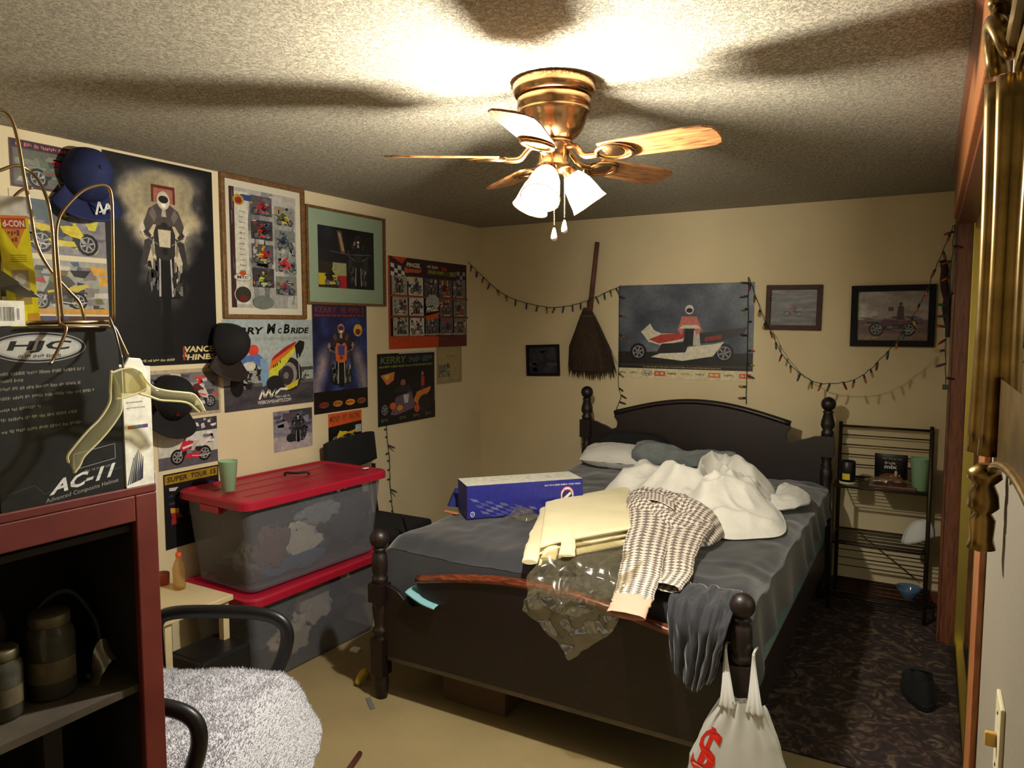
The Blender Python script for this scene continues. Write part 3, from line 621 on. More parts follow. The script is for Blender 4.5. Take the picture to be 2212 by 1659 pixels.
def f2(u, v):
    q = Vector((1.37+.14*u, 3.02+.13*v, BT+.012+.05*math.sin(u*3.1)*math.sin(v*3.1))); return q+crk(q, 16, .014)+crk(q, 40, .006)
film(f2, 30, 30, 'small wad of clear plastic between blue carton and cream trousers')
# grocery bag on the foot post
def bag_mat():
    m = bpy.data.materials.new('white_bag_film'); m.use_nodes = True; nt = m.node_tree; N = nt.nodes; L = nt.links; b = N['Principled BSDF']
    b.inputs['Base Color'].default_value = lin((226,226,220)); b.inputs['Roughness'].default_value = .35
    tl = N.new('ShaderNodeBsdfTranslucent'); tl.inputs[0].default_value = lin((226,226,220)); mx = N.new('ShaderNodeMixShader'); mx.inputs[0].default_value = .35
    L.new(b.outputs[0], mx.inputs[1]); L.new(tl.outputs[0], mx.inputs[2]); L.new(mx.outputs[0], N['Material Output'].inputs[0]); return m
BAGM = bag_mat()
bag = thing('grocery_bag', (2.66,2.42,.10), 'white plastic grocery bag with red dollar sign hung on the bed post', 'bag')
BCX, BCY = 2.645, 2.405
def bag_pt(u, v):
    a = 2*math.pi*u; t = v
    wx = .065+.085*min(1, t*1.5)**.8+.02*t; wy = .018+.055*t
    z = .44-.34*t; p = Vector((BCX+wx*math.cos(a)-.01*t, BCY+wy*math.sin(a)-.01, z))
    p.x += .006*math.sin(a*9)*max(0, 1-2*t)+.004*fbm((math.cos(a)*3,t*5,1)); p.y += .007*math.sin(a*13+t*2)*max(.12, 1-2.2*t)
    if t > .92: p.y += 0
    return p
g = MB().grid(bag_pt, 90, 34, wrap=True); n0 = len(g.v); g.f.append(tuple(range(n0-90, n0))); g.sm.append(True)
g.build('bag_body', BAGM, bag)
for sd in (-1, 1):
    def strap(u, v, sd=sd):
        e = v*v*(3-2*v); top = Vector((2.62+sd*.046, 2.452, .583)); w = .050*(1-v)**1.3+.007
        x = (BCX+sd*.043)*(1-e)+top.x*e+(u-.5)*w; y = (BCY-.030)*(1-e)+top.y*e; z = .412+(top.z-.412)*v
        return Vector((x, y-.006*math.sin(u*3.14)-.004*math.sin(u*18)*(1-v), z))
    MB().grid(strap, 14, 20).build('bag_handle', BAGM, bag, solid=.0025)
    MB().tube(bezier([(2.62+sd*.046,2.452,.583),(2.62+sd*.048,2.48,.588),(2.62+sd*.045,2.515,.578)],5), .0045, 8).build('handle_loop', BAGM, bag)
fl = MB().grid(lambda u, v: Vector((2.735+.10*v*u+.01*math.sin(v*9), 2.41-.02*u, .36-.24*v)), 10, 16).build('bag_gusset', BAGM, bag, solid=.002)
A = Art(.10, .19); RED = (206,40,28)
A.text('$', .12, .05, .82, 1.0, RED, .015, .1)
DOL = A.build('printed_mark', Matrix.Identity(4), bag)
for vt in DOL.data.vertices:
    px_, pz_ = vt.co+ORG[bag.name] if False else (vt.co.x+ORG[bag.name].x, vt.co.y+ORG[bag.name].y)
    pp = bag_pt((196+62*px_/.10)/360, .86-.56*pz_/.19); cc_ = Vector((BCX-.01, BCY-.01, pp.z)); vt.co = pp+(pp-cc_).normalized()*.004-ORG[bag.name]

# ================================================================== STORAGE TOTES
TOTE = clear('milky_tote_plastic', (220,220,224), .68, .3, (150,150,158))
REDP = mat('red_plastic', (164,24,48), .42, var=(5,.12))
def rrect(w, l, r, n=5):
    pts = []
    for cx, cy, a0 in ((w/2-r, l/2-r, 0), (-w/2+r, l/2-r, 90), (-w/2+r, -l/2+r, 180), (w/2-r, -l/2+r, 270)):
        for k in range(n+1): a = R(a0+90*k/n); pts.append((cx+r*math.cos(a), cy+r*math.sin(a)))
    return pts
def loft(b, rings, M, caps=(True, True)):
    n = len(rings[0][0]); vs = [(x, y, z) for pts, z in rings for x, y in pts]; fs = []
    for i in range(len(rings)-1):
        for k in range(n): k2 = (k+1) % n; fs.append((i*n+k, i*n+k2, (i+1)*n+k2, (i+1)*n+k))
    if caps[0]: fs.append(tuple(reversed(range(n))))
    if caps[1]: fs.append(tuple((len(rings)-1)*n+k for k in range(n)))
    b.add(vs, fs, False, M); return b
def tote(z, M0, lab):
    M = Matrix.Translation((.30,2.665,z)) @ M0; t = thing('storage_tote', (.30,2.665,z), lab, 'storage bin', 'clear storage totes with red lids')
    w, l = .50, .90
    b = MB(); loft(b, [(rrect(w-.09,l-.10,.05),0),(rrect(w-.08,l-.09,.05),.012),(rrect(w-.02,l-.02,.05),.405),(rrect(w,l,.05),.412)], M, (True, False)); b.build('tub', TOTE, t)
    b = MB(); loft(b, [(rrect(w+.005,l+.005,.055),.398),(rrect(w+.035,l+.035,.065),.400),(rrect(w+.035,l+.035,.065),.432),(rrect(w+.018,l+.018,.06),.440),(rrect(w-.02,l-.02,.05),.440),(rrect(w-.04,l-.04,.05),.432)], M, (True, True)); lid = b.build('lid', REDP, t)
    for s in (-1, 1):
        MB().box((-.07,s*(l/2)-.02,.365),(.07,s*(l/2)+.035,.398), M).build('latch', REDP, t, bevel=.006)
    for xx in (-.12, .0, .12): MB().box((xx-.004,-l/2+.09,.432),(xx+.004,l/2-.09,.4345), M).build('lid_rib', REDP, lid)
    return M
T1 = tote(0, Matrix.Rotation(R(-2), 4, 'Z'), 'lower clear tote of clothes with a red lid, standing on the carpet')
T2 = tote(.446, Matrix.Rotation(R(-3.5), 4, 'Z'), 'upper clear tote of clothes with red lid and green cup on top')
def garment(M, c, d, col, lab, seed, name='packed_garment'):
    def fn(dv): return 1+.42*fbm((dv.x*1.3+seed, dv.y*1.8, dv.z*1.8+seed), 1, 4)-.16*abs(fbm((dv.y*4, dv.z*4, seed), 1, 2))
    b = MB().ell(c, d, 44, 28, fn); b.v = [M @ Vector((min(q.x, .182-.0035*(seed*10 % 7)+.028*min(1, max(0, q.z/.4))), max(-.40, min(.40, q.y)), max(.015, min(.395, q.z)))) for q in b.v]
    b.v = [p for p in b.v]; m = mat('cloth_%d_%d_%d' % col, col, .9, var=(9,.2), bump=(40,.4,.008))
    tag(b.build(name, m), lab, 'garment', 'clothes packed in the totes')
for M, c, d, col, lab in (
    (T2, (.15,.05,.29), (.06,.14,.075), (146,150,156), 'grey shirt packed highest in the upper tote'),
    (T2, (.165,-.08,.17), (.05,.13,.085), (216,210,192), 'white printed shirt at the middle of the upper tote'),
    (T2, (.155,-.25,.17), (.05,.10,.10), (112,78,66), 'brown garment in the upper tote behind the side wall'),
    (T2, (.155,.28,.22), (.06,.13,.15), (44,50,66), 'navy garment at the far end of the upper tote'),
    (T2, (.15,-.13,.065), (.05,.22,.045), (70,92,122), 'denim garment lying low in the upper tote'),
    (T2, (.10,-.33,.11), (.07,.06,.09), (104,98,78), 'olive garment at the near corner of the upper tote'),
    (T2, (-.05,.0,.10), (.15,.36,.085), (58,60,70), 'dark garments filling the bottom of the upper tote'),
    (T2, (-.02,.08,.25), (.14,.28,.09), (72,74,82), 'charcoal garment piled in the middle of the upper tote'),
    (T1, (.15,.0,.26), (.05,.12,.11), (204,196,180), 'white shirt against the front of the lower tote'),
    (T1, (.15,-.16,.12), (.05,.12,.08), (188,176,150), 'cream shirt low in the lower tote'),
    (T1, (-.02,.0,.19), (.15,.38,.165), (52,62,78), 'slate blue garments filling the lower tote')):
    garment(M, c, d, col, lab, hash(lab) % 7 if False else len(lab)*.37)
MINT = mat('mint_plastic', (142,178,140), .45)
def cup(c, r0, r1, h, lab):
    tag(MB().lathe([(r0*.9,0),(r0,.002),(r1,h-.004),(r1+.002,h-.002),(r1+.002,h),(r1-.003,h),(r0-.002,.006),(.001,.006)], c, 28, caps=False).build('plastic_cup', MINT), lab, 'cup', 'mint plastic cups')
zc = .446+.441; p = at(494,1060,'z',zc); cup(p, .031, .044, .145, 'mint green plastic cup standing on the red tote lid')
p = at(640,1030,'z',zc); h_ = MB().tube(bezier([(p.x-.05,p.y-.03,p.z+.006),(p.x-.045,p.y-.03,p.z+.022),(p.x+.0,p.y,p.z+.02),(p.x+.04,p.y+.04,p.z+.022),(p.x+.045,p.y+.045,p.z+.006)], 5), .006, 8)
tag(h_.build('cable_clip', BLACKP), 'small black plastic clip on the red tote lid', 'clip')
p = at(790,1012,'z',zc); tag(MB().cbox((p.x,p.y,p.z+.002),(.02,.035,.004)).build('lid_label', WCARD, bevel=.001), 'tiny white tag at the corner of the red lid', 'tag')

# ================================================================== BLACK CHAIR BEHIND THE TOTES
bk = thing('side_chair', (.34,3.38,0), 'black side chair against the wall behind the red-lidded totes', 'chair')
def back_pt(u, v): return Vector((.10+.035*(1-(2*u-1)**2)-.02*v, 3.145+.425*u, .81+.185*v*(1-.10*abs(2*u-1)**6)+.02*u))
MB().grid(back_pt, 18, 8).build('backrest', BLACKF, bk, solid=.03)
MB().box((.12,3.18,.44),(.54,3.58,.50)).build('seat', BLACKF, bk, bevel=.02)
for y in (3.20, 3.555):
    MB().tube([(.10,y,.80),(.105,y,.6),(.13,y,.44),(.10,y,.0)], .013, 8).build('leg', BLACKP, bk)
    MB().tube([(.52,y,.44),(.545,y,.0)], .013, 8).build('leg', BLACKP, bk)
MB().box((.118,3.2,.30),(.132,3.555,.32)).build('stretcher', BLACKP, bk)

# ================================================================== OFFICE CHAIR AND SHAG TOWEL
CHC = Vector((1.215,1.345,0)); CHM = Matrix.Translation(CHC) @ Matrix.Rotation(R(26), 4, 'Z')
oc = thing('office_chair', CHC, 'black office chair with loop armrests beside the red cabinet', 'chair')
def seat_pt(sg):
    def fn(u, v):
        a, b = 2*u-1, 2*v-1; k = max(0, (1-abs(a)**6)*(1-abs(b)**6))**.5
        return CHM @ Vector((a*.25, b*.255, .465+sg*.042*k))
    return fn
MB().grid(seat_pt(1), 18, 18).grid(seat_pt(-1), 18, 18).build('seat', BLACKF, oc)
def cback(sg):
    def fn(u, v):
        a, b = 2*u-1, 2*v-1; k = max(0, (1-abs(a)**5)*(1-abs(b)**6))**.5
        w = .225*(1-.18*max(0, b)**2-.10*max(0,-b)**2)
        return CHM @ Vector((-.265-.05*(b+1)*.5+.03*a*a+sg*.03*k, a*w, .74+b*.23))
    return fn
MB().grid(cback(1), 18, 18).grid(cback(-1), 18, 18).build('backrest', mat('dark_grey_shell', (40,42,44), .6, var=(20,.2)), oc)
for s in (-1, 1):
    P = bezier([CHM @ Vector(q) for q in ((-.22,s*.285,.46),(-.235,s*.30,.58),(-.235,s*.305,.655),(-.18,s*.305,.692),(-.02,s*.305,.702),(.13,s*.305,.698),(.205,s*.305,.670),(.222,s*.305,.61),(.19,s*.295,.51),(.14,s*.25,.44))], 6)
    MB().tube(P, [(.024,.020)]*len(P), 12).build('armrest', BLACKP, oc)
MB().tube([CHM @ Vector((-.16,0,.40)), CHM @ Vector((-.27,0,.41)), CHM @ Vector((-.30,0,.56))], [(.03,.008)]*3, 8, flat=CHM.to_3x3() @ Vector((0,1,0))).build('back_bracket', BLACKP, oc)
MB().lathe([(.026,.10),(.026,.26),(.016,.262),(.016,.418),(.05,.420),(.05,.426)], CHC, 18).build('gas_post', BLACKP, oc)
for k in range(5):
    a = R(72*k+20); d = Vector((math.cos(a), math.sin(a), 0)); e = CHC+d*.27
    lg = MB().tube([CHC+Vector((0,0,.115)), CHC+d*.14+Vector((0,0,.105)), e+Vector((0,0,.075))], [.024,.02,.014], 8).build('base_leg', BLACKP, oc)
    MB().tube([e+Vector((0,0,.08)), e+Vector((0,0,.05))], .008, 6).ell((e.x,e.y,.027), (.026,.026,.027), 12, 8).build('caster', BLACKP, lg)
# shag towel over the seat: top plus hanging front and sides
def towel_pt(u, v):
    a, b = 2*u-1, 2*v-1; k = math.hypot(a, b) or 1; m = max(abs(a), abs(b)); a, b = a*(.42+.58*m/k), b*(.42+.58*m/k)   # rounded square
    x = .075+a*.40; y = b*.34; x += .018*fbm((b*4,a*1.5,4)); y += .018*fbm((a*4,b*1.5,9))
    ov = math.log(1+math.exp((x-.255)*40))/40; os_ = math.log(1+math.exp((abs(y)-.25)*40))/40; dr = ov*1.15+os_*.8+max(0, -.24-x)*-1.2
    z = .535-dr+.016*fbm((x*5,y*5,3))+.006*fbm((x*16,y*16,1))
    return CHM @ Vector((x-ov*.42, y-math.copysign(os_*.35, y), z))
TOWEL = mat('white_shag', (222,222,230), .95, var=(70,.16), bump=(170,.9,.012))
tw = MB().grid(towel_pt, 90, 90); t_o = tw.build('shag_towel', TOWEL, solid=.010); tag(t_o, 'white shaggy towel spread over the office chair seat', 'towel')
pile = MB(); rr = random.Random(3)
for k in range(15000):   # tufts of the shag pile
    u, v = rr.random(), rr.random(); q = towel_pt(u, v); d = CHM.to_3x3() @ Vector((rr.uniform(-.6,.9), rr.uniform(-.6,.6), 1.0)); d.normalize(); l = rr.uniform(.008,.016); s_ = d.orthogonal().normalized()*.0016
    o_ = len(pile.v); q0 = q+Vector((0,0,.003)); pile.v += [q0-s_, q0+s_, q0+d*l]; pile.f.append((o_, o_+1, o_+2)); pile.sm.append(False)
po = pile.build('pile', TOWEL, t_o); po['kind'] = 'stuff'

# ================================================================== RED CABINET WITH JARS
CABX, CABY, CABZ = 1.57, 1.062, 1.305
REDM = mat('red_paint', (100,36,26), .55, var=(7,.25), c2=(84,24,18), bump=(30,.15,.004))
DKIN = mat('painted_inside_shade', (34,28,26), .8, var=(6,.3))  # shade of the cabinet interior put into the colour
cb_ = thing('red_cabinet', (1.38,.70,0), 'red painted open-front cabinet with shelves of jars in the foreground', 'cabinet')
MB().box((1.225,.36,CABZ-.02),(CABX,CABY,CABZ)).build('top_panel', REDM, cb_, bevel=.003)
MB().box((1.225,1.04,.0),(CABX-.018,CABY,CABZ-.02)).build('side_panel', REDM, cb_)
MB().box((1.225,.36,.0),(CABX-.018,.38,CABZ-.02)).build('side_panel', REDM, cb_)
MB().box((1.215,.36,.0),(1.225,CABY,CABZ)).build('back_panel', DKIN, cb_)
MB().box((1.227,1.034,.02),(CABX-.019,1.0395,1.20)).build('shade_sheet', DKIN, cb_)  # added dark sheet: interior shade laid over the red side panel
MB().box((CABX-.018,1.008,0),(CABX,CABY,CABZ-.02)).build('face_stile', REDM, cb_, bevel=.003)
MB().box((CABX-.018,.36,0),(CABX,.40,CABZ-.02)).build('face_stile', REDM, cb_, bevel=.003)
MB().box((CABX-.018,.40,1.225),(CABX,1.008,CABZ-.02)).build('face_rail', REDM, cb_, bevel=.003)
MB().box((1.227,.382,1.20),(CABX-.02,1.038,1.215)).build('shade_sheet', DKIN, cb_)  # added dark sheet: interior shade painted under the top panel
for z in (.10,.45,.815): MB().box((1.227,.382,z),(CABX-.02,1.038,z+.018)).build('shelf', mat('dusty_shelf', (74,66,54), .7, var=(14,.4)), cb_)
GLASSJ = clear('jar_glass', (200,204,190), .55, .08, (90,88,76))
def jar(c, r, h, lidc, lab, content):
    t = thing('glass_jar', c, lab, 'jar', 'jars on the cabinet shelf'); c = Vector(c)
    MB().lathe([(r*.9,0),(r,.006),(r,h*.72),(r*.92,h*.80),(r*.76,h*.86),(r*.76,h*.9)], c, 24).build('jar_body', GLASSJ, t)
    MB().lathe([(r*.86,.004),(r*.92,h*.05),(r*.92,h*.60),(.002,h*.62)], c, 20).build('contents', content, t)
    MB().lathe([(r*.82,h*.86),(r*.84,h*.87),(r*.84,h*.985),(r*.78,h),(.002,h)], c, 24).build('lid', lidc, t)
    MB().grid(lambda u, v: c+Vector((math.cos(-1.9+2.6*u), math.sin(-1.9+2.6*u), 0))*(r+.0012)+Vector((0,0,h*(.22+.26*v))), 14, 2).build('paper_label', mat('tan_label', (96,86,60), .7, var=(30,.4)), t)
TINL = mat('tin_lid', (104,96,72), .5, .6, var=(30,.3)); DKC = mat('dark_preserve', (36,28,22), .6)
jar((1.42,.886,.834), .050, .19, TINL, 'glass jar with tin lid and tan label on the upper cabinet shelf', DKC)
jar((1.43,.775,.834), .043, .15, TINL, 'short glass jar at the cropped edge of the upper cabinet shelf', DKC)
jar((1.31,.80,.834), .045, .22, BLACKP, 'tall dark jar with black lid behind the two tin-lidded jars', DKC)
hs = MB().tube(bezier([(1.33,.86,.846),(1.34,.90,1.0),(1.36,.96,1.04),(1.38,1.01,.96),(1.40,1.012,.88),(1.42,.99,.846),(1.44,.95,.845)], 8), .011, 8)
tag(hs.build('rubber_hose', BLACKP), 'black rubber hose looped on the cabinet shelf beside the jar', 'hose')
def f3(u, v):
    q = Vector((1.46+.035*v, .945+.075*u, .840+.085*math.sin(u*3.1)*(1-.5*v))); return q+crk(q, 18, .014)
film(f3, 26, 20, 'crinkled clear plastic bag on the cabinet shelf by the hose')
gb2 = heap([(1.25,.45),(1.25,.95),(1.40,1.0),(1.52,.96),(1.52,.5),(1.4,.43)], Vector((1.39,.72,0)), .12, 8.1, 20, 60, .47)
tag(gb2.build('grey_rag', mat('grey_rag_cloth', (92,92,92), .9, var=(10,.3))), 'grey rag heaped on the lower cabinet shelf', 'cloth')
tag(MB().box((1.30,.86,.47),(1.34,.90,.81), Matrix.Translation((.12,-.02,0))).build('wooden_strut', DKIN), 'dark wooden strut standing inside the lower cabinet bay', 'strut')

# ---- helmet box and the things on the cabinet
hx = thing('helmet_box', (1.42,.86,CABZ), 'black helmet carton with white oval logo standing on the red cabinet', 'box')
HY0, HY1, HZ = .732, .985, .366
MB().box((1.29,HY0,CABZ+.001),(CABX-.004,HY1,CABZ+HZ)).build('carton_body', mat('black_card', (30,31,32), .4, var=(6,.15)), hx, bevel=.002)
hw_, hh_ = HY1-HY0, HZ; A = Art(hw_, hh_, (30,31,32)); LG = (150,150,148)
A.ell(.345, .885, .37, .085, LG, 40); A.ell(.345, .885, .362, .080, (30,31,32), 40); A.ell(.345, .885, .335, .070, LG, 40); A.ell(.345,.885,.31,.060,(176,176,170),40)
A.text('HJC', .10, .855, .60, .922, (24,24,26), .03, .15); A.scrawl(.18, .828, .52, .846, (80,80,80), 2)
r = random.Random(5)
for i, (y, ln, w2) in enumerate(((.735,.62,.20),(.655,.58,0),(.605,.70,0),(.54,.26,0),(.49,.54,0),(.425,.60,0))):
    A.scrawl(.03, y, .03+ln+.05, y+.018, (118,116,106), i+10, .012)
    if w2: A.scrawl(.03, y-.035, .22, y-.018, (118,116,106), 20)
A.line([(.57,.26),(.93,.29),(.93,.20),(.57,.17),(.57,.26)], .0012, LG); A.scrawl(.66, .145, .92, .160, (110,108,104), 21, .01)
A.text('AC-11', .36, .045, .93, .125, (206,206,202), .03, .35, .05); A.text('Advanced Composite Helmet', .33, .0, .95, .032, (150,148,142), .0, .1, .045)
A.line([(.02,.09),(.25,.12),(.33,.06),(.98,.14)], .0007, (90,90,88))
A.build('printed_front', Matrix.Translation((CABX-.0035,HY0,CABZ)) @ ML, hx)
wb = thing('striped_carton', (1.47,1.02,CABZ), 'tall narrow white carton with fan of dark stripes beside the helmet carton', 'box')
MB().box((1.38,.990,CABZ+.001),(CABX-.002,1.058,CABZ+.275)).build('carton_body', WCARD, wb, bevel=.002)
A = Art(.068, .275, (224,222,208))
for k in range(7):
    x = .02+k*.075; A.poly([(x,.02+.004*k),(x+.05+.012*k,.025+.006*k),(.30+.055*k,.30-.02*abs(k-3)),(.285+.055*k,.31-.02*abs(k-3))], ((70,66,84),(60,90,70),(64,60,84),(50,60,56),(84,84,90),(66,62,84),(58,56,66))[k])
for k, c_ in enumerate(((170,110,60),(96,130,84),(90,90,130),(84,60,110))): A.rect(.12+.18*k, .485, .30+.18*k, .515, c_)
A.scrawl(.10, .70, .72, .712, (160,158,150), 22); A.scrawl(.10, .655, .78, .666, (165,163,155), 23)
A.build('printed_front', Matrix.Translation((CABX-.0015,.990,CABZ)) @ ML, wb)
tag(MB().box((1.30,.60,CABZ+.001),(CABX-.006,.730,CABZ+.10)).build('yellow_carton', mat('yellow_card', (214,174,36), .5), bevel=.002), 'yellow carton edge left of the helmet carton on the red cabinet', 'box')
HT2 = CABZ+HZ+.001
dc = thing('poison_bait_box', (1.50,.785,HT2), 'tall yellow rodent bait carton with white top standing on the helmet carton', 'box')
YEL = mat('bright_yellow_card', (222,206,20), .45)
MD = Matrix.Translation((1.475,.832,HT2)) @ Matrix.Rotation(R(4), 4, 'X') @ Matrix.Rotation(R(-14),4,'Z')
MB().box((-.04,-.027,0),(.04,.027,.262), MD).build('carton_body', YEL, dc, bevel=.001)
A = Art(.054, .262, (222,206,20))
A.rect(0,.85,1,1,(214,210,200)); A.rect(0,.835,1,.855,(206,120,50)); A.rect(.12,.755,.90,.835,(176,66,40)); A.text('d-CON', .16, .768, .86, .82, (222,214,196), .03)
A.poly([(.16,.755),(.86,.755),(.52,.60)], (200,126,60)); A.scrawl(.28, .70, .76, .745, (120,66,40), 24); A.scrawl(.38, .655, .66, .69, (120,66,40), 25)
for k in range(4): A.rect(.28,.50+.016*k,.80,.508+.016*k,(150,140,30))
A.rect(.26,.30,.80,.44,(160,142,104)); A.ell(.52,.37,.18,.045,(190,186,170)); A.rect(.28,.17,.80,.27,(170,146,74)); A.rect(.62,.02,.98,.1,(200,146,50))
A.build('printed_front', MD @ Matrix.Translation((.0404,-.027,0)) @ ML, dc)
bcx = thing('barcode_carton', (1.53,.765,HT2), 'small white carton with a barcode on top of the helmet carton', 'box')
MB().box((1.46,.70,HT2),(1.555,.800,HT2+.05)).build('carton_body', WCARD, bcx, bevel=.002)
A = Art(.10, .05, (224,222,208)); r = random.Random(9); x = .55
while x < .80: w2 = r.uniform(.006,.02); A.rect(x,.2,x+w2,.75,(110,108,104)); x += w2+r.uniform(.006,.014)
A.rect(.86,.25,.90,.7,(150,148,150)); A.build('printed_front', Matrix.Translation((1.5554,.70,HT2)) @ ML, bcx)
gp = MB().add([(1.52,.70,HT2+.06),(1.56,.79,HT2+.085),(1.53,.845,HT2+.06),(1.46,.74,HT2+.062),(1.53,.775,HT2+.108)], [(0,1,4),(1,2,4),(2,3,4),(3,0,4)])
tag(gp.build('folded_card', mat('grey_card', (112,110,102), .5), solid=.003), 'grey bent card lying on the white barcode carton', 'card')
# wire rack of bent rods
wr_ = thing('wire_rack', (1.53,.85,HT2), 'bronzed wire rack of tall bent hoops on the helmet carton', 'rack')
def trace(x, pts, r=.0036, name='hoop'):
    X = x if isinstance(x, (list, tuple)) else [x]*len(pts)
    P = bezier([at(a, b, 'x', xx) for (a, b), xx in zip(pts, X)], 6); return MB().tube(P, r, 8).build(name, CHROME, wr_)
trace(1.535, [(-40,300),(-18,250),(0,237),(22,252),(38,300),(52,380),(66,455),(80,530),(110,585),(150,630),(172,655),(185,700)])
trace(1.50, [(2,700),(-2,560),(4,480),(20,440),(45,412),(70,405)], .0032)
trace([1.48]*4+[1.56]*6, [(-30,380),(0,368),(40,358),(75,380),(100,425),(112,490),(118,580),(124,660),(128,698),(140,706)], .0034)
trace(1.56, [(136,695),(128,600),(122,520),(125,480),(140,450),(175,415),(205,402),(230,402),(240,420),(243,470),(245,600),(246,694)], .0034)
MB().tube([at(58,698,'x',1.545), at(245,694,'x',1.545)], .0045, 8).build('base_rail', CHROME, wr_)
MB().tube([at(60,706,'x',1.575), at(246,706,'x',1.575)], .003, 8).build('base_rail', CHROME, wr_)
for pts in ([(128,700),(142,706),(140,722),(128,750),(114,778),(108,786)], [(238,692),(240,700),(250,712),(262,738),(278,772)]):
    MB().tube(bezier([at(a,b,'x',1.578+.004*i) for i, (a,b) in enumerate(pts)], 5), .0034, 8).build('hook', CHROME, wr_)
# clear plastic hanger
hg = thing('plastic_hanger', (1.63,1.0,1.36), 'clear plastic clothes hanger hooked on the wire rack', 'hanger')
HGM = clear('clear_styrene', (244,242,224), .88, .06, (222,216,176))
def hp(a, b, x=1.625): return at(a, b, 'x', x)
def arm_band(c1, c2, name):
    P, Q = bezier([hp(*p) for p in c1], 6), bezier([hp(*p) for p in c2], 6); n = len(P)-1
    b = MB().grid(lambda u, v: (P[round(u*n)].lerp(Q[round(u*n)], v))+Vector((.004*math.sin(v*3.14),0,0)), n, 4); o = b.build(name, HGM, hg, solid=.003)
    e = MB().tube(P, .0028, 6).tube(Q, .0028, 6); e.build('edge_bead', clear('styrene_edge', (240,236,206), .28, .05, (232,226,184)), o)
arm_band([(240,800),(238,840),(236,870),(215,905),(190,930),(160,965),(146,985),(148,1000)], [(262,850),(262,880),(258,895),(238,925),(212,955),(182,985),(172,1005),(160,1022)], 'hanger_arm')
arm_band([(300,800),(318,825),(335,838),(365,845),(395,848),(418,852),(432,868),(442,888)], [(300,850),(322,856),(345,864),(370,866),(395,868),(410,873),(424,885),(430,890)], 'hanger_arm')
arm_band([(240,806),(262,798),(285,795),(308,806)], [(250,862),(270,858),(295,850),(318,838)], 'neck_plate')
tag_ = MB().prism([(0,0),(.05,0),(.055,.045),(.04,.075),(.012,.078),(0,.06)], 'x', 0, .006, Matrix.Translation(hp(266,850,1.615))).build('size_tab', mat('white_tab', (224,220,208), .5), hg, bevel=.002)
MB().tube(bezier([hp(266,800),hp(264,780),hp(262,768),hp(256,745,1.60),hp(248,715,1.59),hp(240,694,1.585),hp(236,684,1.58)], 6), .0022, 8).build('hanger_hook', STEEL, hg)

# ================================================================== POSTERS AND PICTURES ON THE LEFT WALL
def sheet_on(c0, c1, plane, off, name, lab, cat='poster', curl=.0, paper=PAPER):
    """paper sheet between two opposite corners (y,z on the left wall, x,z on the back wall); returns thing, art matrix, w, h"""
    (a0, z1), (a1, z0) = c0, c1; w, h = a1-a0, z1-z0
    M = Matrix.Translation((off, a0, z0)) @ ML if plane == 'L' else Matrix.Translation((a0, YB-off, z0)) @ MBK
    t = thing(name, M @ Vector((w/2, 0, 0)), lab, cat)
    MB().box((0,0,-.0012),(w,h,0), M).build('paper_sheet', paper, t); return t, M, w, h
def framed(c0, c1, plane, lab, fm, fw, matc, matw, depth=.022, off=.002, glass=True, tilt=0, name='framed_picture'):
    (a0, z1), (a1, z0) = c0, c1; w, h = a1-a0, z1-z0
    M = (Matrix.Translation((off, a0, z0)) @ ML) if plane == 'L' else (Matrix.Translation((a0, YB-off, z0)) @ MBK)
    if tilt: M = M @ Matrix.Translation((w/2,h/2,0)) @ Matrix.Rotation(R(tilt),4,'Z') @ Matrix.Translation((-w/2,-h/2,0))
    t = thing(name, M @ Vector((w/2, 0, 0)), lab, 'picture')
    for p in ([(0,0),(w,0),(w-fw,fw),(fw,fw)], [(w,0),(w,h),(w-fw,h-fw),(w-fw,fw)], [(w,h),(0,h),(fw,h-fw),(w-fw,h-fw)], [(0,h),(0,0),(fw,fw),(fw,h-fw)]):
        MB().prism(p, 'z', 0, depth, M).build('frame_side', fm, t, bevel=.002)
    MB().box((fw,fw,0),(w-fw,h-fw,.004), M).build('mat_board', mat('mat_%d_%d_%d' % matc, matc, .7), t)
    if glass: MB().box((fw,fw,.012),(w-fw,h-fw,.0135), M).build('glass_pane', clear('picture_glass', (252,252,252), .96, .04, (60,60,60)), t)
    MA = M @ Matrix.Translation((fw+matw, fw+matw, .0045)); return t, MA, w-2*fw-2*matw, h-2*fw-2*matw
def YZ(px, py): p = onL(px, py); return (p.y, p.z)
def XZ(px, py): p = onB(px, py); return (p.x, p.z)
BUSY = [(60,56,64),(120,112,110),(190,186,180),(150,40,44),(40,50,90),(96,100,60),(30,28,32),(200,150,60),(70,90,110)]
# collage poster in the ceiling corner
t, M, w, h = sheet_on((1.56,2.40), (1.93,2.215), 'L', .004, 'poster', 'purple-bordered motorcycle poster high in the corner behind the wire rack')
A = Art(w, h, (70,40,52)); A.rect(.03,.06,.97,.82,(92,92,84)); A.rect(.02,.84,.98,.97,(36,36,62)); A.scrawl(.06,.87,.95,.95,(196,96,80),31)
S = A.sub(.05,.1,.95,.8); S.speck(0,0,1,1,[(60,70,60),(120,124,110),(150,150,140),(50,46,52),(90,100,84),(110,60,70)],46,2,(.08,.3)); bike(S,.12,.05,.75,.62,(88,96,86),(130,60,60),False,(110,112,104),(196,40,52)); S.rect(.72,.78,.95,.98,(196,180,60)); A.rect(.55,.07,.9,.13,(120,60,110)); A.build('print', M, t)
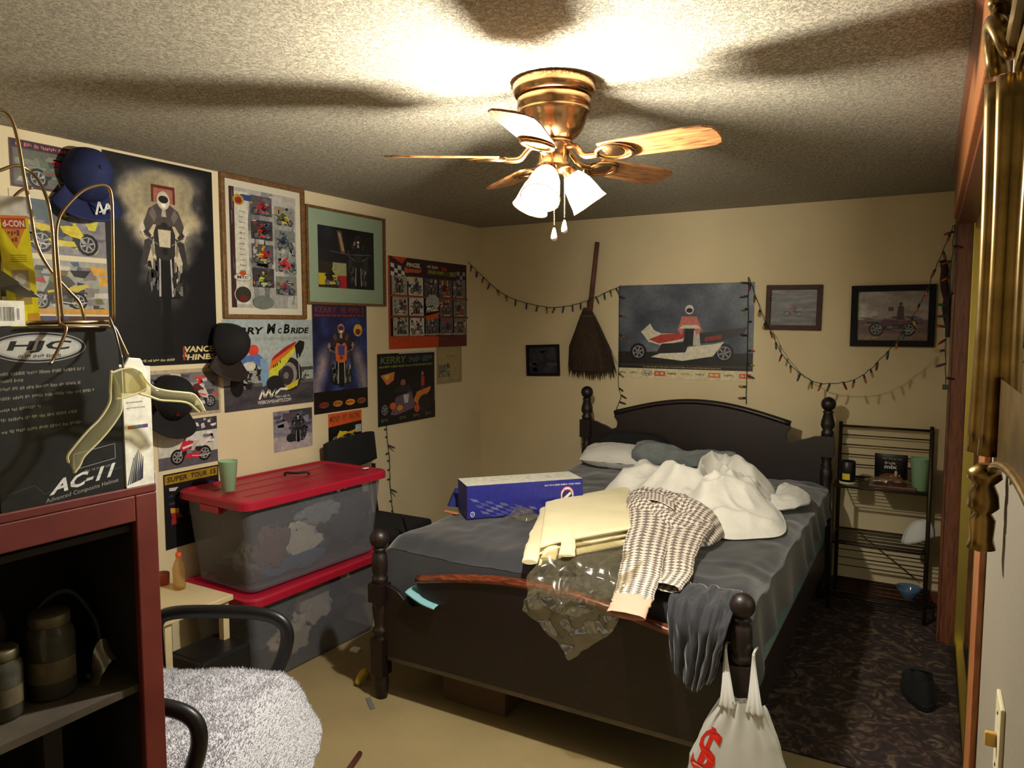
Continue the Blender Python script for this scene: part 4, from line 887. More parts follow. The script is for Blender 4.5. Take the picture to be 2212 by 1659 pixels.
# two snapshots on a white board
t, M, w, h = sheet_on((1.55,2.205), (1.965,1.665), 'L', .003, 'photo_board', 'cream board carrying two race snapshots behind the wire rack', 'poster', paper=mat('cream_board',(206,196,166),.7))
A = Art(w, h); a = A.sub(.05,.55,.93,.95); a.rect(0,0,1,1,(128,124,130)); a.rect(0,.62,.55,1,(76,90,98)); a.speck(0,.0,1,.8,[(150,146,150),(108,104,112),(96,92,100),(200,190,70)],26,3); bike(a,.1,.08,.8,.65,(206,188,50),(196,176,40),True,(84,84,92),(190,180,80))
b_ = A.sub(.05,.10,.93,.51); b_.rect(0,0,1,1,(150,150,140)); b_.speck(0,0,1,1,BUSY,40,4); bike(b_,.1,.1,.65,.6,(60,60,54),(190,170,60),False,(70,66,60),(190,60,40)); b_.rect(0,0,1,.1,(190,140,60)); A.rect(.05,.02,.93,.085,(70,46,50)); A.rect(.25,.025,.5,.08,(60,64,110)); A.build('print', M, t)
# large smoke poster: bike head on
t, M, w, h = sheet_on((1.93,2.428), (2.485,1.485), 'L', .005, 'poster', 'tall black and cream poster of a drag bike head on in smoke')
A = Art(w, h, (22,22,25))
def smoke(u, v):
    e = .46*min(1, max(0, (v-.20)*1.6))+.10*fbm((v*5,u*2,1), 1, 3); d = (e-abs(u-.5))/.14+.9*fbm((u*4,v*6,3), 1, 4)+.25
    d *= min(1, max(0, (v-.22)*3)+.25*nz(u,v,6,2))*min(1, max(0, (1.0-v)*9)); g = .88+.22*fbm((u*3,v*4,7), 1, 3)
    return ramp(d*.62, (20,20,23), (60,58,60), (140,130,112), (190*g,176*g,142*g))
A.field(.02,0,.98,.985,44,70,smoke)
A.rect(.40,.80,.62,.885,(96,36,30)); A.rect(.42,.80,.60,.87,(150,96,80))
bike_front(A, .51, .32, .46, .53, (46,42,42), (196,184,158), (74,66,62), (196,186,166), (30,28,30)); A.poly([(.46,.05),(.56,.05),(.545,.34),(.475,.34)],(14,14,15))
A.text('VANCE', .66, .060, .965, .092, (206,190,140), .035, .15); A.text('HINES', .68, .020, .975, .050, (206,190,140), .035, .15); A.text('&', .64,.036,.69,.062,(206,190,140),.02); A.rect(.645,.02,.665,.09,(150,50,30)); A.scrawl(.20,.020,.58,.032,(176,164,124),32); A.build('print', M, t)
# framed collage with white border
GOLDF = wood('gilt_brown_frame', (86,56,26), (120,84,44), 4, (6,6,6), .55, .1)
t, M, w, h = framed((2.525,2.438), (3.09,1.708), 'L', 'framed collage of eight race photographs with oval emblems, hung by the ceiling', GOLDF, .022, (222,214,192), .035)
A = Art(w, h, (188,184,176)); A.speck(.24,0,1,1,[(170,168,164),(150,150,150),(200,196,190),(120,122,124)],60,6,(.1,.35)); A.rect(0,0,.07,1,(70,40,44)); A.speck(0,0,.07,1,[(40,50,44),(120,110,120),(90,40,46)],14,8)
A.rect(.07,.03,.26,.97,(222,216,198))
for k in range(12): A.scrawl(.13,.80-.045*k,.22,.812-.045*k,(120,116,110),40+k)
A.rect(.16,.90,.30,.95,(50,76,140)); A.ell(.13,.90,.08,.045,(196,150,50)); A.ell(.13,.895,.05,.028,(150,50,40)); A.ell(.165,.255,.13,.035,(120,110,96)); A.ell(.165,.255,.12,.030,(224,218,202)); A.text('MTC',.085,.243,.245,.268,(60,54,50),.03); A.ell(.165,.29,.05,.02,(200,90,40)); A.ell(.165,.11,.125,.075,(220,214,200)); A.ell(.165,.11,.115,.068,(54,58,48)); A.ell(.165,.08,.07,.03,(104,40,40))
cols = [((190,44,50),(120,40,60)),((206,196,70),(80,90,60)),((204,50,36),(40,36,40)),((90,110,120),(50,60,90)),((212,176,40),(196,40,46)),((220,60,50),(180,50,50)),((206,210,90),(70,80,60)),((60,90,130),(150,60,70))]
for k in range(8):
    cx, cy = (.30,.795-.205*(k//2)) if k % 2 == 0 else (.655,.735-.205*(k//2))
    q = A.sub(cx, cy, cx+.32, cy+.165); q.rect(0,0,1,1,((92,88,92),(150,150,146),(70,62,66),(130,136,130))[k%4]); q.speck(0,0,1,1,BUSY,18,20+k); bike(q,.08,.05,.84,.62,cols[k][0],cols[k][1],k%2==1,cols[k][1],cols[k][0]); 
A.ell(.45,.05,.16,.06,(120,124,116)); A.build('print', M, t)
# framed night photograph with green mat
t, M, w, h = framed((3.10,2.362), (3.80,1.795), 'L', 'framed night race photograph in a wide pale green mat', GOLDF, .014, (158,178,150), .088)
A = Art(w, h, (24,24,32)); A.field(0,0,1,1,30,24,lambda u, v: ramp(nz(u,v,3,5)*.8*(1.1-u), (14,14,18), (34,34,46), (70,62,70))); A.poly([(.32,.95),(.40,.95),(.47,.58),(.39,.58)],(110,84,62)); A.poly([(.34,.92),(.385,.92),(.45,.62),(.41,.62)],(176,148,112))
bike_front(A,.70,.02,.42,.88,(28,28,32),(46,48,56),(20,20,24),(60,58,62),(30,26,30)); A.rect(.62,.74,.645,.80,(190,150,130)); A.line([(.2,.60),(.5,.57),(.95,.60)],.004,(96,96,120))
S = A.sub(0,.0,.48,.42); S.rect(0,0,1,1,(56,44,36)); S.rect(.5,.45,1,1,(170,170,120)); S.rect(0,.1,.26,.55,(212,186,40)); S.rect(.7,.0,1,.5,(190,24,50)); bike(S,.2,.05,.6,.6,(206,190,60),(40,36,30),True,(30,28,26),(206,190,90)); A.build('print', M, t)
# orange and black grid poster
t, M, w, h = sheet_on((3.84,2.133), (4.785,1.512), 'L', .004, 'poster', 'orange and black poster with three rows of small racing photographs')
A = Art(w, h, (52,30,40)); A.rect(0,0,.02,1,(176,70,40)); A.poly([(0,0),(.6,0),(.65,.13),(0,.14)],(178,66,34)); A.rect(.6,.0,1,.13,(96,38,36)); A.poly([(.03,1),(.22,1),(.16,.93)],(190,60,36))
for i in range(5):
    for j in range(4):
        if (i+j) % 2 == 0: A.poly([(.03+.04*i,.93-.045*j-.01*i),(.07+.04*i,.92-.045*j-.01*i),(.07+.04*i,.875-.045*j-.01*i),(.03+.04*i,.885-.045*j-.01*i)],(206,200,186))
for i in range(3):
    for j in range(3):
        if (i+j) % 2 == 0: A.rect(.86+.04*i,.86-.05*j,.90+.04*i,.91-.05*j,(150,140,160))
A.ell(.30,.925,.10,.045,BLK); A.text('PINGEL',.21,.90,.38,.95,(224,218,196),.03,.15); A.poly([(.2,.885),(.40,.885),(.37,.845),(.18,.84)],(196,84,40)); A.scrawl(.46,.91,.62,.945,(196,160,150),51); A.scrawl(.65,.90,.74,.94,(190,50,40),52); A.rect(.46,.84,.86,.895,(70,70,40)); A.scrawl(.48,.85,.70,.89,(150,150,60),53); A.text('2017',.76,.84,.85,.895,(176,176,70),.02)
for rw in range(3):
    for cl in range(5):
        if rw == 1 and cl == 2: continue
        x0 = .04+.19*cl; y0 = .59-.225*rw; q = A.sub(x0,y0,x0+.175,y0+.205); k = rw*5+cl
        q.rect(0,0,1,1,((150,150,140),(196,190,180),(70,78,90),(100,90,100),(120,116,120))[k%5]); q.speck(0,0,1,1,BUSY,16,60+k)
        if k % 2: bike(q,.1,.1,.8,.6,((190,50,44),(60,70,110),(190,190,180))[k%3],(60,50,60),k%3==0,(60,44,50))
        else: bike_front(q,.5,.08,.6,.85,((70,50,54),(90,90,60),(110,40,44))[k%3],(150,146,140),(50,36,44))
        q.rect(.3,.02,.8,.1,(190,160,130))
A.rect(.0,.565,1,.585,(150,70,40)); A.rect(0,.34,1,.36,(120,60,44)); A.ell(.51,.52,.09,.09,(150,156,160)); A.ell(.51,.43,.095,.055,BLK); A.text('PINGEL',.43,.40,.585,.46,(220,214,196),.03,.15,.03); A.poly([(.42,.36),(.60,.41),(.58,.35),(.44,.31)],(190,80,40)); A.scrawl(.06,.145,.95,.165,(170,160,150),54); A.build('print', M, t)
# grey-sky drag bike poster
t, M, w, h = sheet_on((2.52,1.703), (3.145,1.225), 'L', .003, 'poster', 'grey-sky poster of a yellow-tailed drag bike burnout below the framed collage')
A = Art(w, h, (160,168,166)); A.field(0,.25,1,1,12,12,lambda u, v: ramp(v, (150,156,152), (164,172,170), (158,170,172))); A.field(0,0,1,.27,24,8,lambda u, v: ramp(nz(u,v,4,2), (44,42,48), (66,62,68), (84,80,84))); A.rect(0,.25,1,.29,(92,88,84)); A.text('L',.015,.835,.07,.945,BLK,.04,.18); A.text('A',.075,.835,.15,.915,BLK,.04,.18); A.text('RRY',.165,.835,.43,.915,BLK,.04,.18); A.text('M',.46,.84,.565,.955,BLK,.04,.18); A.text('C',.585,.84,.635,.905,BLK,.04,.18); A.text('B',.65,.84,.725,.95,BLK,.04,.18); A.text('RIDE',.735,.84,.96,.91,BLK,.04,.18)
A.text('LEVEL CHAMPION  -  2010 GUINNESS WORLD RECORD HOLDER',.04,.765,.955,.80,(120,112,84),.0)
A.speck(.82,.27,1,.45,[(200,196,190),(60,70,56),(170,80,70),(90,96,80)],16,9); A.rect(.80,.40,1,.44,(60,72,60))
A.ell(.72,.36,.14,.20,(40,36,40)); A.ell(.70,.36,.10,.145,(140,134,130)); A.ell(.68,.35,.08,.115,(50,46,48)); A.ell(.67,.35,.03,.04,(120,110,110))
A.poly([(.46,.28),(.50,.52),(.66,.62),(.80,.72),(.80,.66),(.68,.50),(.58,.40),(.56,.30)],(196,196,60)); A.poly([(.48,.42),(.51,.56),(.64,.64),(.78,.73),(.79,.69),(.64,.56)],(206,110,40)); A.poly([(.50,.52),(.53,.58),(.66,.68),(.80,.75),(.79,.72),(.62,.60)],(150,36,40)); A.scrawl(.52,.45,.62,.49,(60,50,30),55,.05)
A.poly([(.78,.70),(.84,.76),(.90,.74),(.89,.66),(.84,.56),(.80,.54)],(26,24,26)); A.line([(.82,.6),(.83,.3)],.004,(206,200,190))
A.poly([(.14,.52),(.24,.60),(.36,.62),(.42,.56),(.38,.46),(.30,.54),(.20,.50)],(84,110,170)); A.poly([(.38,.56),(.46,.56),(.47,.34),(.50,.28),(.40,.24),(.38,.36)],(120,150,178)); A.ell(.31,.66,.06,.06,(206,70,50))
A.speck(.08,.22,.40,.50,[(30,30,32),(120,116,110),(60,56,56),(150,146,140),(44,40,44)],40,10,(.08,.22)); A.ell(.13,.28,.07,.13,BLK); A.ell(.54,.27,.10,.09,(34,32,34)); A.ell(.26,.48,.07,.05,(200,196,180)); A.poly([(.62,.20),(.82,.30),(.80,.22),(.70,.18)],(196,180,50))
A.line([(.36,.10),(.40,.20),(.42,.12),(.47,.20),(.49,.12),(.55,.20),(.52,.13),(.60,.20),(.68,.19)],.012,(224,220,200)); A.scrawl(.54,.095,.72,.125,(176,170,166),56); A.text('WEBCAMSHAFTS.COM',.34,.045,.72,.085,(206,202,196),.02); A.build('print', M, t)
# blue smoke poster
t, M, w, h = sheet_on((3.145,1.793), (3.62,1.148), 'L', .006, 'poster', 'blue poster of a rider head on with an orange bike in smoke')
A = Art(w, h, (24,30,64))
def bsm(u, v):
    d = 1-abs(abs(u-.5)-(.40-.35*(v-.2)))/.16; d = max(0, d)*max(0, min(1, (.62-v)*5))*(.6+.8*nz(u,v,5,1)); bl = nz(u,v,3.5,4)**1.5+.35*max(0,u-.45)
    c = ramp(bl, (16,18,36), (34,42,92), (70,100,176)); return ramp(min(1, d), c, (150,132,132))
A.field(0,.16,1,1,30,44,bsm)
A.rect(0,0,1,.20,(20,14,14)); A.rect(0,.885,1,1,(48,28,56)); A.text('KERRY',.04,.93,.44,.985,(104,56,66),.02,.15); A.scrawl(.50,.93,.96,.985,(104,50,60),57); A.scrawl(.03,.895,.96,.915,(130,60,44),58)
bike_front(A,.5,.24,.50,.58,(206,96,40),(60,70,130),(50,36,38),(150,120,110),(90,30,36)); A.ell(.82,.765,.085,.06,(206,150,50)); A.ell(.82,.75,.05,.03,(90,50,36)); A.text('PHP',.76,.775,.88,.80,(190,180,50),.03)
for x, c_ in ((.17,(110,50,36)),(.42,(176,110,46)),(.65,(206,130,40)),(.87,(130,66,40))): A.ell(x,.075,.09,.03,c_); A.scrawl(x-.07,.065,x+.07,.085,(60,30,20),59)
A.build('print', M, t)
# dark poster, clear folder, orange flyer, snapshots
t, M, w, h = sheet_on((3.715,1.485), (4.355,1.005), 'L', .007, 'poster', 'dark poster with green title and orange drag bike, nearest the string lights')
A = Art(w, h, (20,20,26)); A.field(0,0,1,1,26,20,lambda u, v: ramp(nz(u,v,3,3)*.55+.6*max(0,u-.6)*max(0,v-.2), (14,13,18), (26,24,34), (50,60,110))); A.text('KERRY',.05,.86,.48,.955,(96,112,70),.02,.15); A.scrawl(.53,.86,.96,.95,(70,84,84),61); A.scrawl(.03,.80,.96,.83,(130,140,60),62); A.poly([(.05,.70),(.28,.74),(.26,.62),(.15,.56)],(206,120,60)); A.poly([(.10,.70),(.2,.71),(.16,.62)],(206,180,80))
A.rect(.74,.50,.80,.64,(176,40,44)); A.ell(.765,.68,.02,.035,(170,120,100)); A.rect(.735,.44,.80,.5,(30,40,60)); A.ell(.42,.57,.045,.055,(150,84,84)); A.poly([(.26,.46),(.34,.54),(.52,.54),(.58,.42)],(40,40,48))
wheel(A,.11,.22,.07,.10,(140,140,140)); A.poly([(.2,.14),(.30,.38),(.56,.44),(.64,.2),(.3,.12)],(104,84,104)); A.ell(.24,.26,.05,.05,(206,96,44)); A.ell(.36,.22,.05,.04,(206,140,50)); A.poly([(.42,.40),(.52,.40),(.5,.28),(.44,.28)],(190,190,196)); A.poly([(.60,.30),(.66,.42),(.92,.48),(.90,.42),(.68,.22)],(206,120,50)); A.ell(.80,.24,.12,.13,(40,32,44)); A.ell(.66,.18,.05,.06,(190,84,40))
for x in (.12,.42,.66,.88): A.scrawl(x-.07,.05,x+.07,.1,(90,100,70),63)
A.line([(.35,1.0),(1.0,1.0),(1.0,.25)],.012,(190,186,170)); A.build('print', M, t)
t, M, w, h = sheet_on((4.385,1.512), (4.715,1.238), 'L', .003, 'clear_folder', 'yellowed plastic sleeve with a small photo beside the dark poster', 'folder', paper=mat('yellowed_sleeve',(150,134,98),.35,spec=.6))
A = Art(w, h); A.rect(.08,.10,.92,.94,(164,148,104)); q = A.sub(.06,.18,.52,.52); q.rect(0,0,1,1,(110,110,96)); q.speck(0,0,1,1,[(60,64,60),(130,130,116),(90,90,84),(170,160,120)],20,2); A.rect(.40,.40,.46,.56,(70,50,40)); A.scrawl(.4,.72,.8,.76,(130,96,80),64); A.build('print', M, t)
t, M, w, h = sheet_on((3.262,1.138), (3.56,.90), 'L', .003, 'flyer', 'orange and black flyer pinned above the black side chair', 'flyer')
A = Art(w, h, (26,24,22)); A.poly([(0,.66),(1,.72),(1,1),(0,1)],(206,84,36)); A.text('MONEY',.05,.78,.36,.93,(70,60,40),.02,.1); A.text('PIT',.42,.79,.56,.93,(70,60,40),.02,.1); A.text('RACING',.62,.80,.95,.95,(70,60,40),.02,.1); bike(A,.06,.18,.8,.42,(216,186,50),(206,170,40),False); A.rect(.8,.42,.98,.62,(176,176,170)); A.speck(.8,.42,.98,.62,[(60,60,60),(220,220,210)],8,4); A.build('print', M, t)
t, M, w, h = sheet_on((2.838,1.195), (3.13,.968), 'L', .003, 'snapshot', 'snapshot of a dark wheelie bike on pale tarmac, alone above the red lid', 'photo')
A = Art(w, h, (112,108,124)); A.field(0,0,1,1,24,24,lambda u, v: ramp(nz(u*1.5,v*4,3,6), (84,80,98), (120,114,128), (150,142,150)) if v > .36 else ramp(nz(u,v,5,2), (150,138,142), (178,166,168))); A.rect(.40,.62,1,1,(58,60,68)); A.speck(0,.36,1,.95,[(96,90,108),(130,126,140),(84,70,84),(140,130,134),(70,72,90)],40,3,(.1,.4)); bike_front(A,.62,.18,.42,.72,(36,38,46),(50,50,60),(30,30,40),(70,84,96),(30,30,40)); wheel(A,.78,.42,.06,.16,(70,66,80)); A.ell(.43,.30,.12,.11,(34,36,40)); A.build('print', M, t)
t, M, w, h = sheet_on((2.10,1.462), (2.495,1.232), 'L', .0065, 'snapshot', 'wide snapshot of bikes in the pits behind the black cap with red lettering', 'photo')
A = Art(w, h, (176,160,130)); A.rect(.03,.06,.97,.92,(116,110,112)); A.rect(.03,.06,.97,.28,(74,72,74)); q = A.sub(.03,.06,.97,.92); q.speck(0,.2,1,1,[(150,146,150),(100,104,120),(176,80,74),(196,190,186),(70,70,76)],46,7); bike(q,.45,.1,.5,.6,(196,190,180),(190,80,90),True,(90,40,40)); bike(q,.02,.12,.42,.55,(190,70,60),(120,120,120)); A.rect(.82,.03,.97,.06,(150,150,146)); A.build('print', M, t)
t, M, w, h = sheet_on((2.14,1.215), (2.47,.985), 'L', .003, 'snapshot', 'snapshot of a red and white bike just above the yellow-titled flyer', 'photo')
A = Art(w, h, (196,194,180)); A.rect(0,0,1,.26,(86,84,92)); A.rect(.4,.72,1,1,(60,54,66)); A.speck(.4,.4,1,1,[(190,186,184),(150,60,60),(220,216,206),(110,104,116),(60,56,66)],26,5); bike(A,.18,.08,.72,.62,(190,40,60),(216,206,200),False,(206,200,194),(200,60,60)); A.build('print', M, t)
t, M, w, h = sheet_on((2.16,.965), (2.47,.60), 'L', .003, 'flyer', 'black flyer with yellow title half hidden behind the red tote lid', 'flyer')
A = Art(w, h, (26,24,26)); A.rect(.02,.86,.98,.98,(150,120,30)); A.text('SUPER',.06,.885,.42,.955,(46,36,20),.03,.1); A.text('TOUR',.48,.885,.78,.955,(46,36,20),.03,.1); A.text('15',.84,.885,.95,.955,(46,36,20),.03,.1); A.speck(.05,.3,.95,.84,BUSY,24,6); A.build('print', M, t)
t, M, w, h = framed((2.02,1.0), (2.115,.74), 'L', 'small white-framed photo at the wall beside the red cabinet', mat('white_frame',(214,208,196),.5), .012, (176,150,110), .008, glass=False)
A = Art(w, h, (140,100,60)); A.speck(0,0,1,1,[(176,120,70),(90,60,40),(206,180,150)],14,3); A.build('print', M, t)

# ================================================================== BACK WALL: POSTER, FRAMES, BROOM, STICK
t, M, w, h = sheet_on((1.183,1.955), (2.125,1.300), 'B', .004, 'poster', 'large poster of a white race bike with its rider above the headboard')
A = Art(w, h, (214,200,160)); S = A.sub(0,.105,1,1); S.field(0,0,1,1,44,30,lambda u, v: ramp(nz(u*1.4,v*.9,3,2)*.9+.25*math.exp(-((u-.92)/.12)**2-((v-.6)/.25)**2), (44,48,58), (70,76,88), (100,106,116), (150,152,150)))
S.rect(0,0,1,.20,(30,32,34)); S.speck(0,.14,1,.24,[(44,46,44),(34,36,38),(60,58,54)],30,3,(.03,.1)); S.rect(0,.03,1,.055,(60,50,34)); S.scrawl(.2,.012,.78,.028,(150,140,110),66)
wheel(S,.16,.20,.065,.105,(140,136,140)); wheel(S,.80,.20,.07,.11,(140,136,140))
S.poly([(.18,.44),(.25,.54),(.28,.46),(.34,.42),(.50,.42),(.52,.34),(.34,.28),(.24,.32)],(206,198,176)); S.poly([(.24,.35),(.34,.41),(.54,.43),(.5,.36),(.32,.30)],(170,60,50)); S.poly([(.26,.14),(.42,.24),(.72,.30),(.80,.33),(.72,.16),(.5,.10)],(214,206,184)); S.poly([(.50,.40),(.60,.42),(.78,.46),(.96,.50),(.93,.42),(.74,.32),(.60,.30)],(44,46,48)); S.poly([(.66,.38),(.78,.41),(.78,.36),(.66,.33)],(140,50,44)); S.poly([(.30,.18),(.52,.20),(.55,.32),(.34,.30)],(40,38,40))
S.poly([(.50,.28),(.52,.50),(.58,.50),(.60,.28)],(30,28,32)); S.poly([(.575,.28),(.58,.46),(.62,.44),(.63,.28)],(190,180,170)); S.poly([(.46,.46),(.49,.62),(.60,.62),(.64,.46),(.60,.40),(.58,.50),(.51,.50),(.49,.40)],(190,110,96)); S.poly([(.47,.48),(.5,.52),(.61,.52),(.63,.48)],(206,196,180)); S.ell(.545,.70,.032,.055,(206,196,186)); S.ell(.545,.69,.024,.028,(36,34,38))
for x, c_, tx in ((.04,(90,90,110),None),(.13,(120,110,90),None),(.23,(70,80,110),'Arai'),(.33,(190,80,50),None),(.43,(80,80,70),None),(.53,(170,160,130),None),(.64,(110,120,120),None),(.735,(206,120,60),None),(.845,(120,116,100),None),(.95,(206,90,40),None)):
    if tx: A.ell(x,.053,.042,.032,c_); A.ell(x,.053,.038,.027,(206,196,166)); A.text(tx,x-.028,.036,x+.028,.07,c_,.02,.2)
    elif c_[0] > 180: A.rect(x-.042,.028,x+.042,.078,c_); A.scrawl(x-.03,.042,x+.03,.066,(226,206,180),67)
    else: A.scrawl(x-.04,.042,x+.04,.066,c_,68)
A.build('print', M, t)
t, M, w, h = framed((.435,1.525), (.715,1.288), 'B', 'small dark-framed picture hanging left of the broom', mat('black_frame',(22,22,24),.65,spec=.15), .018, (54,54,62), .0, tilt=2)
A = Art(w, h, (52,52,62)); A.speck(0,0,1,1,[(62,60,70),(46,46,56),(70,66,74)],20,2,(.1,.4)); A.rect(0,.28,1,.40,(84,80,88)); A.ell(.45,.36,.2,.1,(50,46,52)); A.build('print', M, t)
t, M, w, h = framed((2.20,1.928), (2.537,1.642), 'B', 'brown-framed photo of a blurred race beside the large back-wall poster', wood('brown_frame',(46,24,16),(72,40,26),4,(6,6,6),.7,0), .030, (120,120,124), .0, tilt=-1)
A = Art(w, h, (104,104,110)); A.field(0,0,1,1,16,40,lambda u, v: ramp(nz(u*.5,v*3,4,2), (78,78,90), (112,108,108), (150,150,136)))
bike(A,.28,.25,.42,.3,(110,70,80),(140,136,130),False,(80,76,90)); A.build('print', M, t)
t, M, w, h = framed((2.705,1.912), (3.155,1.545), 'B', 'black-framed photo of a man standing by a motorcycle, near the closet', mat('black_frame',(22,22,24),.65,spec=.15), .036, (150,140,140), .0, .03)
A = Art(w, h, (164,154,150)); A.field(0,.42,1,1,24,14,lambda u, v: ramp(nz(u,v*2,2,4)+.5*math.exp(-((u-.06)/.1)**2-((v-.3)/.4)**2), (120,110,106), (168,156,150), (214,206,196))); A.rect(0,0,1,.42,(120,92,96)); A.rect(0,.0,1,.14,(140,112,104)); A.speck(0,.25,1,.5,[(84,66,84),(110,84,92),(60,48,62),(140,112,116)],40,3); A.rect(.30,.45,.44,.68,(170,160,160)); A.rect(.44,.60,.52,.68,(84,60,54)); A.poly([(.56,.42),(.58,.70),(.66,.70),(.67,.42)],(70,44,60)); A.ell(.615,.74,.025,.04,(80,50,44)); bike(A,.16,.14,.7,.36,(90,50,66),(110,60,76),False); A.text('Custom',.04,.03,.3,.1,(176,170,60),.0,.3); A.build('print', M, t)
br = thing('broom', (.99,YB-.05,1.29), 'old straw broom hung upside down on the back wall', 'broom')
h0, h1 = onB(1290,523,.05), onB(1274,672,.05)
MB().tube([h0, h1], [.016,.019], 12).build('handle', mat('red_brown_handle', (110,70,58), .5, var=(10,.3)), br)
STRAW = mat('dark_straw', (62,46,32), .9, var=(40,.4))
def broom_env(u, v):
    y = YB-.05; z = 1.80-.46*v; wd = .022+.145*min(1, v*1.5)**.85; a = 2*math.pi*u
    return Vector((.955+.035*v+wd*math.cos(a), y+(.02+.018*math.sin(v*3))*math.sin(a), z))
bh = MB().grid(broom_env, 28, 16, wrap=True).build('broom_head', STRAW, br)
bb = MB(); r = random.Random(2)
for k in range(420):
    a = r.uniform(-1,1); d = r.uniform(-1,1); top = Vector((.955+a*.02, YB-.05+d*.015, 1.80)); mid = Vector((.975+a*.15, YB-.05+d*.036, 1.52)); e = Vector((.998+a*.185+r.uniform(-.01,.01), YB-.05+d*.034, 1.30+r.uniform(-.03,.09)+.02*abs(a)))
    bb.tube([top, mid, e], [.0028,.0028,.0012], 4, caps=False)
o = bb.build('bristles', STRAW, br); o['kind'] = 'stuff'
for z in (1.79,1.74): MB().tube([broom_env(k/20, (1.80-z)/.46) for k in range(20)], .004, 6, closed=True).build('binding', mat('dull_twine',(90,74,60),.8), bh)
s0, s1 = onB(2037,562,.03), onB(2050,728,.03)
tag(MB().tube([s0.lerp(s1,k/8)+Vector((.006*math.sin(k*2),0,.0)) for k in range(9)], [.018,.02,.019,.022,.02,.021,.019,.021,.018], 10).build('bark_stick', mat('dark_bark',(66,46,36),.9,var=(25,.4),bump=(60,.8,.01))), 'dark bark-covered stick hung on the wall beside the closet', 'stick')

# ================================================================== CAPS ON THE WALL
def cap_hat(c, tilt, yaw, crown, brimm, lab, sc_=1.0, logo=None):
    """baseball cap hung by its strap: crown bulging from the wall, brim hanging down"""
    M = Matrix.Translation(c) @ Matrix.Rotation(yaw, 4, 'Z') @ Matrix.Rotation(tilt, 4, 'Y') @ Matrix.Scale(sc_, 4)
    t = thing('baseball_cap', c, lab, 'cap')
    def cr(u, v):
        a = 2*math.pi*u; p = v*math.pi/2; q = math.cos(p)
        return M @ Vector((.135*math.sin(p)-.02, .088*q*math.cos(a)*(1+.02*math.cos(6*a)), .105*q*math.sin(a)*(1+.02*math.cos(6*a))))
    cw = MB().grid(cr, 36, 12, wrap=True).build('crown', crown, t, solid=.003)
    MB().ell(M @ Vector((.117,0,0)), (.008,.008,.008), 10, 6).build('button', crown, cw)
    def brim(u, v):
        a = R(-68+136*u); r = .094+.088*v*math.cos(a*.75)
        return M @ Vector((-.012+.02*v+.030*(1-(2*u-1)**2)*v-.045*abs(2*u-1)**2*v, r*math.sin(a)*.94, -.105-.0-(r-.094)-.094*(math.cos(a)-1)*.95))
    bo = MB().grid(brim, 24, 8).build('brim', brimm, t, solid=.004)
    MB().tube([M @ Vector((-.02,.088*math.cos(R(k)),.105*math.sin(R(k)))) for k in range(50,131,8)], [(.010,.002)]*11, 6, flat=(1,0,0)).build('strap', BLACKP, t)
    if logo: logo(t, M, bo)
NAVY = mat('navy_twill', (30,40,84), .85, var=(30,.2)); BLKT = mat('black_twill', (18,17,20), .9, var=(30,.2))
def lg_blue(t, M, bo):
    A = Art(.07,.05); A.line([(.05,.0),(.15,1),(.45,.1),(.6,.95),(.95,.3)],.008,(206,206,206)); A.line([(.2,.2),(.9,.8)],.006,(190,190,196)); A.build('emblem', M @ Matrix.Translation((.034,.0,-.165)) @ Matrix.Rotation(R(20),4,'Y') @ ML, t)
    A = Art(.06,.02); A.speck(0,0,1,1,[(190,130,40),(170,60,30),(206,170,60)],10,1); A.build('badge', M @ Matrix.Translation((.045,-.03,-.092)) @ Matrix.Rotation(R(38),4,'Y') @ ML, t)
cap_hat((.06,1.83,2.30), R(-6), R(-8), NAVY, NAVY, 'navy blue cap with white emblem on its brim, hung by the ceiling', 1.06, lg_blue)
def lg_blk(t, M, bo):
    A = Art(.06,.03); A.scrawl(.1,.6,.9,.95,(130,124,116),71); A.scrawl(.3,.1,.8,.5,(130,110,60),72); A.build('emblem', M @ Matrix.Translation((.052,-.02,-.085)) @ Matrix.Rotation(R(40),4,'Y') @ ML, t)
cap_hat((.05,2.515,1.58), R(-8), R(14), BLKT, mat('black_brown_brim',(40,28,22),.7,var=(40,.5)), 'black cap with a brown-streaked brim hung over the grey-sky poster', 1.02, lg_blk)
def lg_red(t, M, bo):
    A = Art(.09,.03); A.text('R',.0,.1,.25,.95,(150,24,24),.03,.2); A.scrawl(.3,.2,1,.8,(150,24,24),73,.1); A.build('emblem', M @ Matrix.Translation((.050,-.045,-.090)) @ Matrix.Rotation(R(38),4,'Y') @ ML, t)
cap_hat((.05,2.19,1.335), R(-8), R(8), BLKT, BLKT, 'black cap with red lettering hung over two snapshots', 1.02, lg_red)

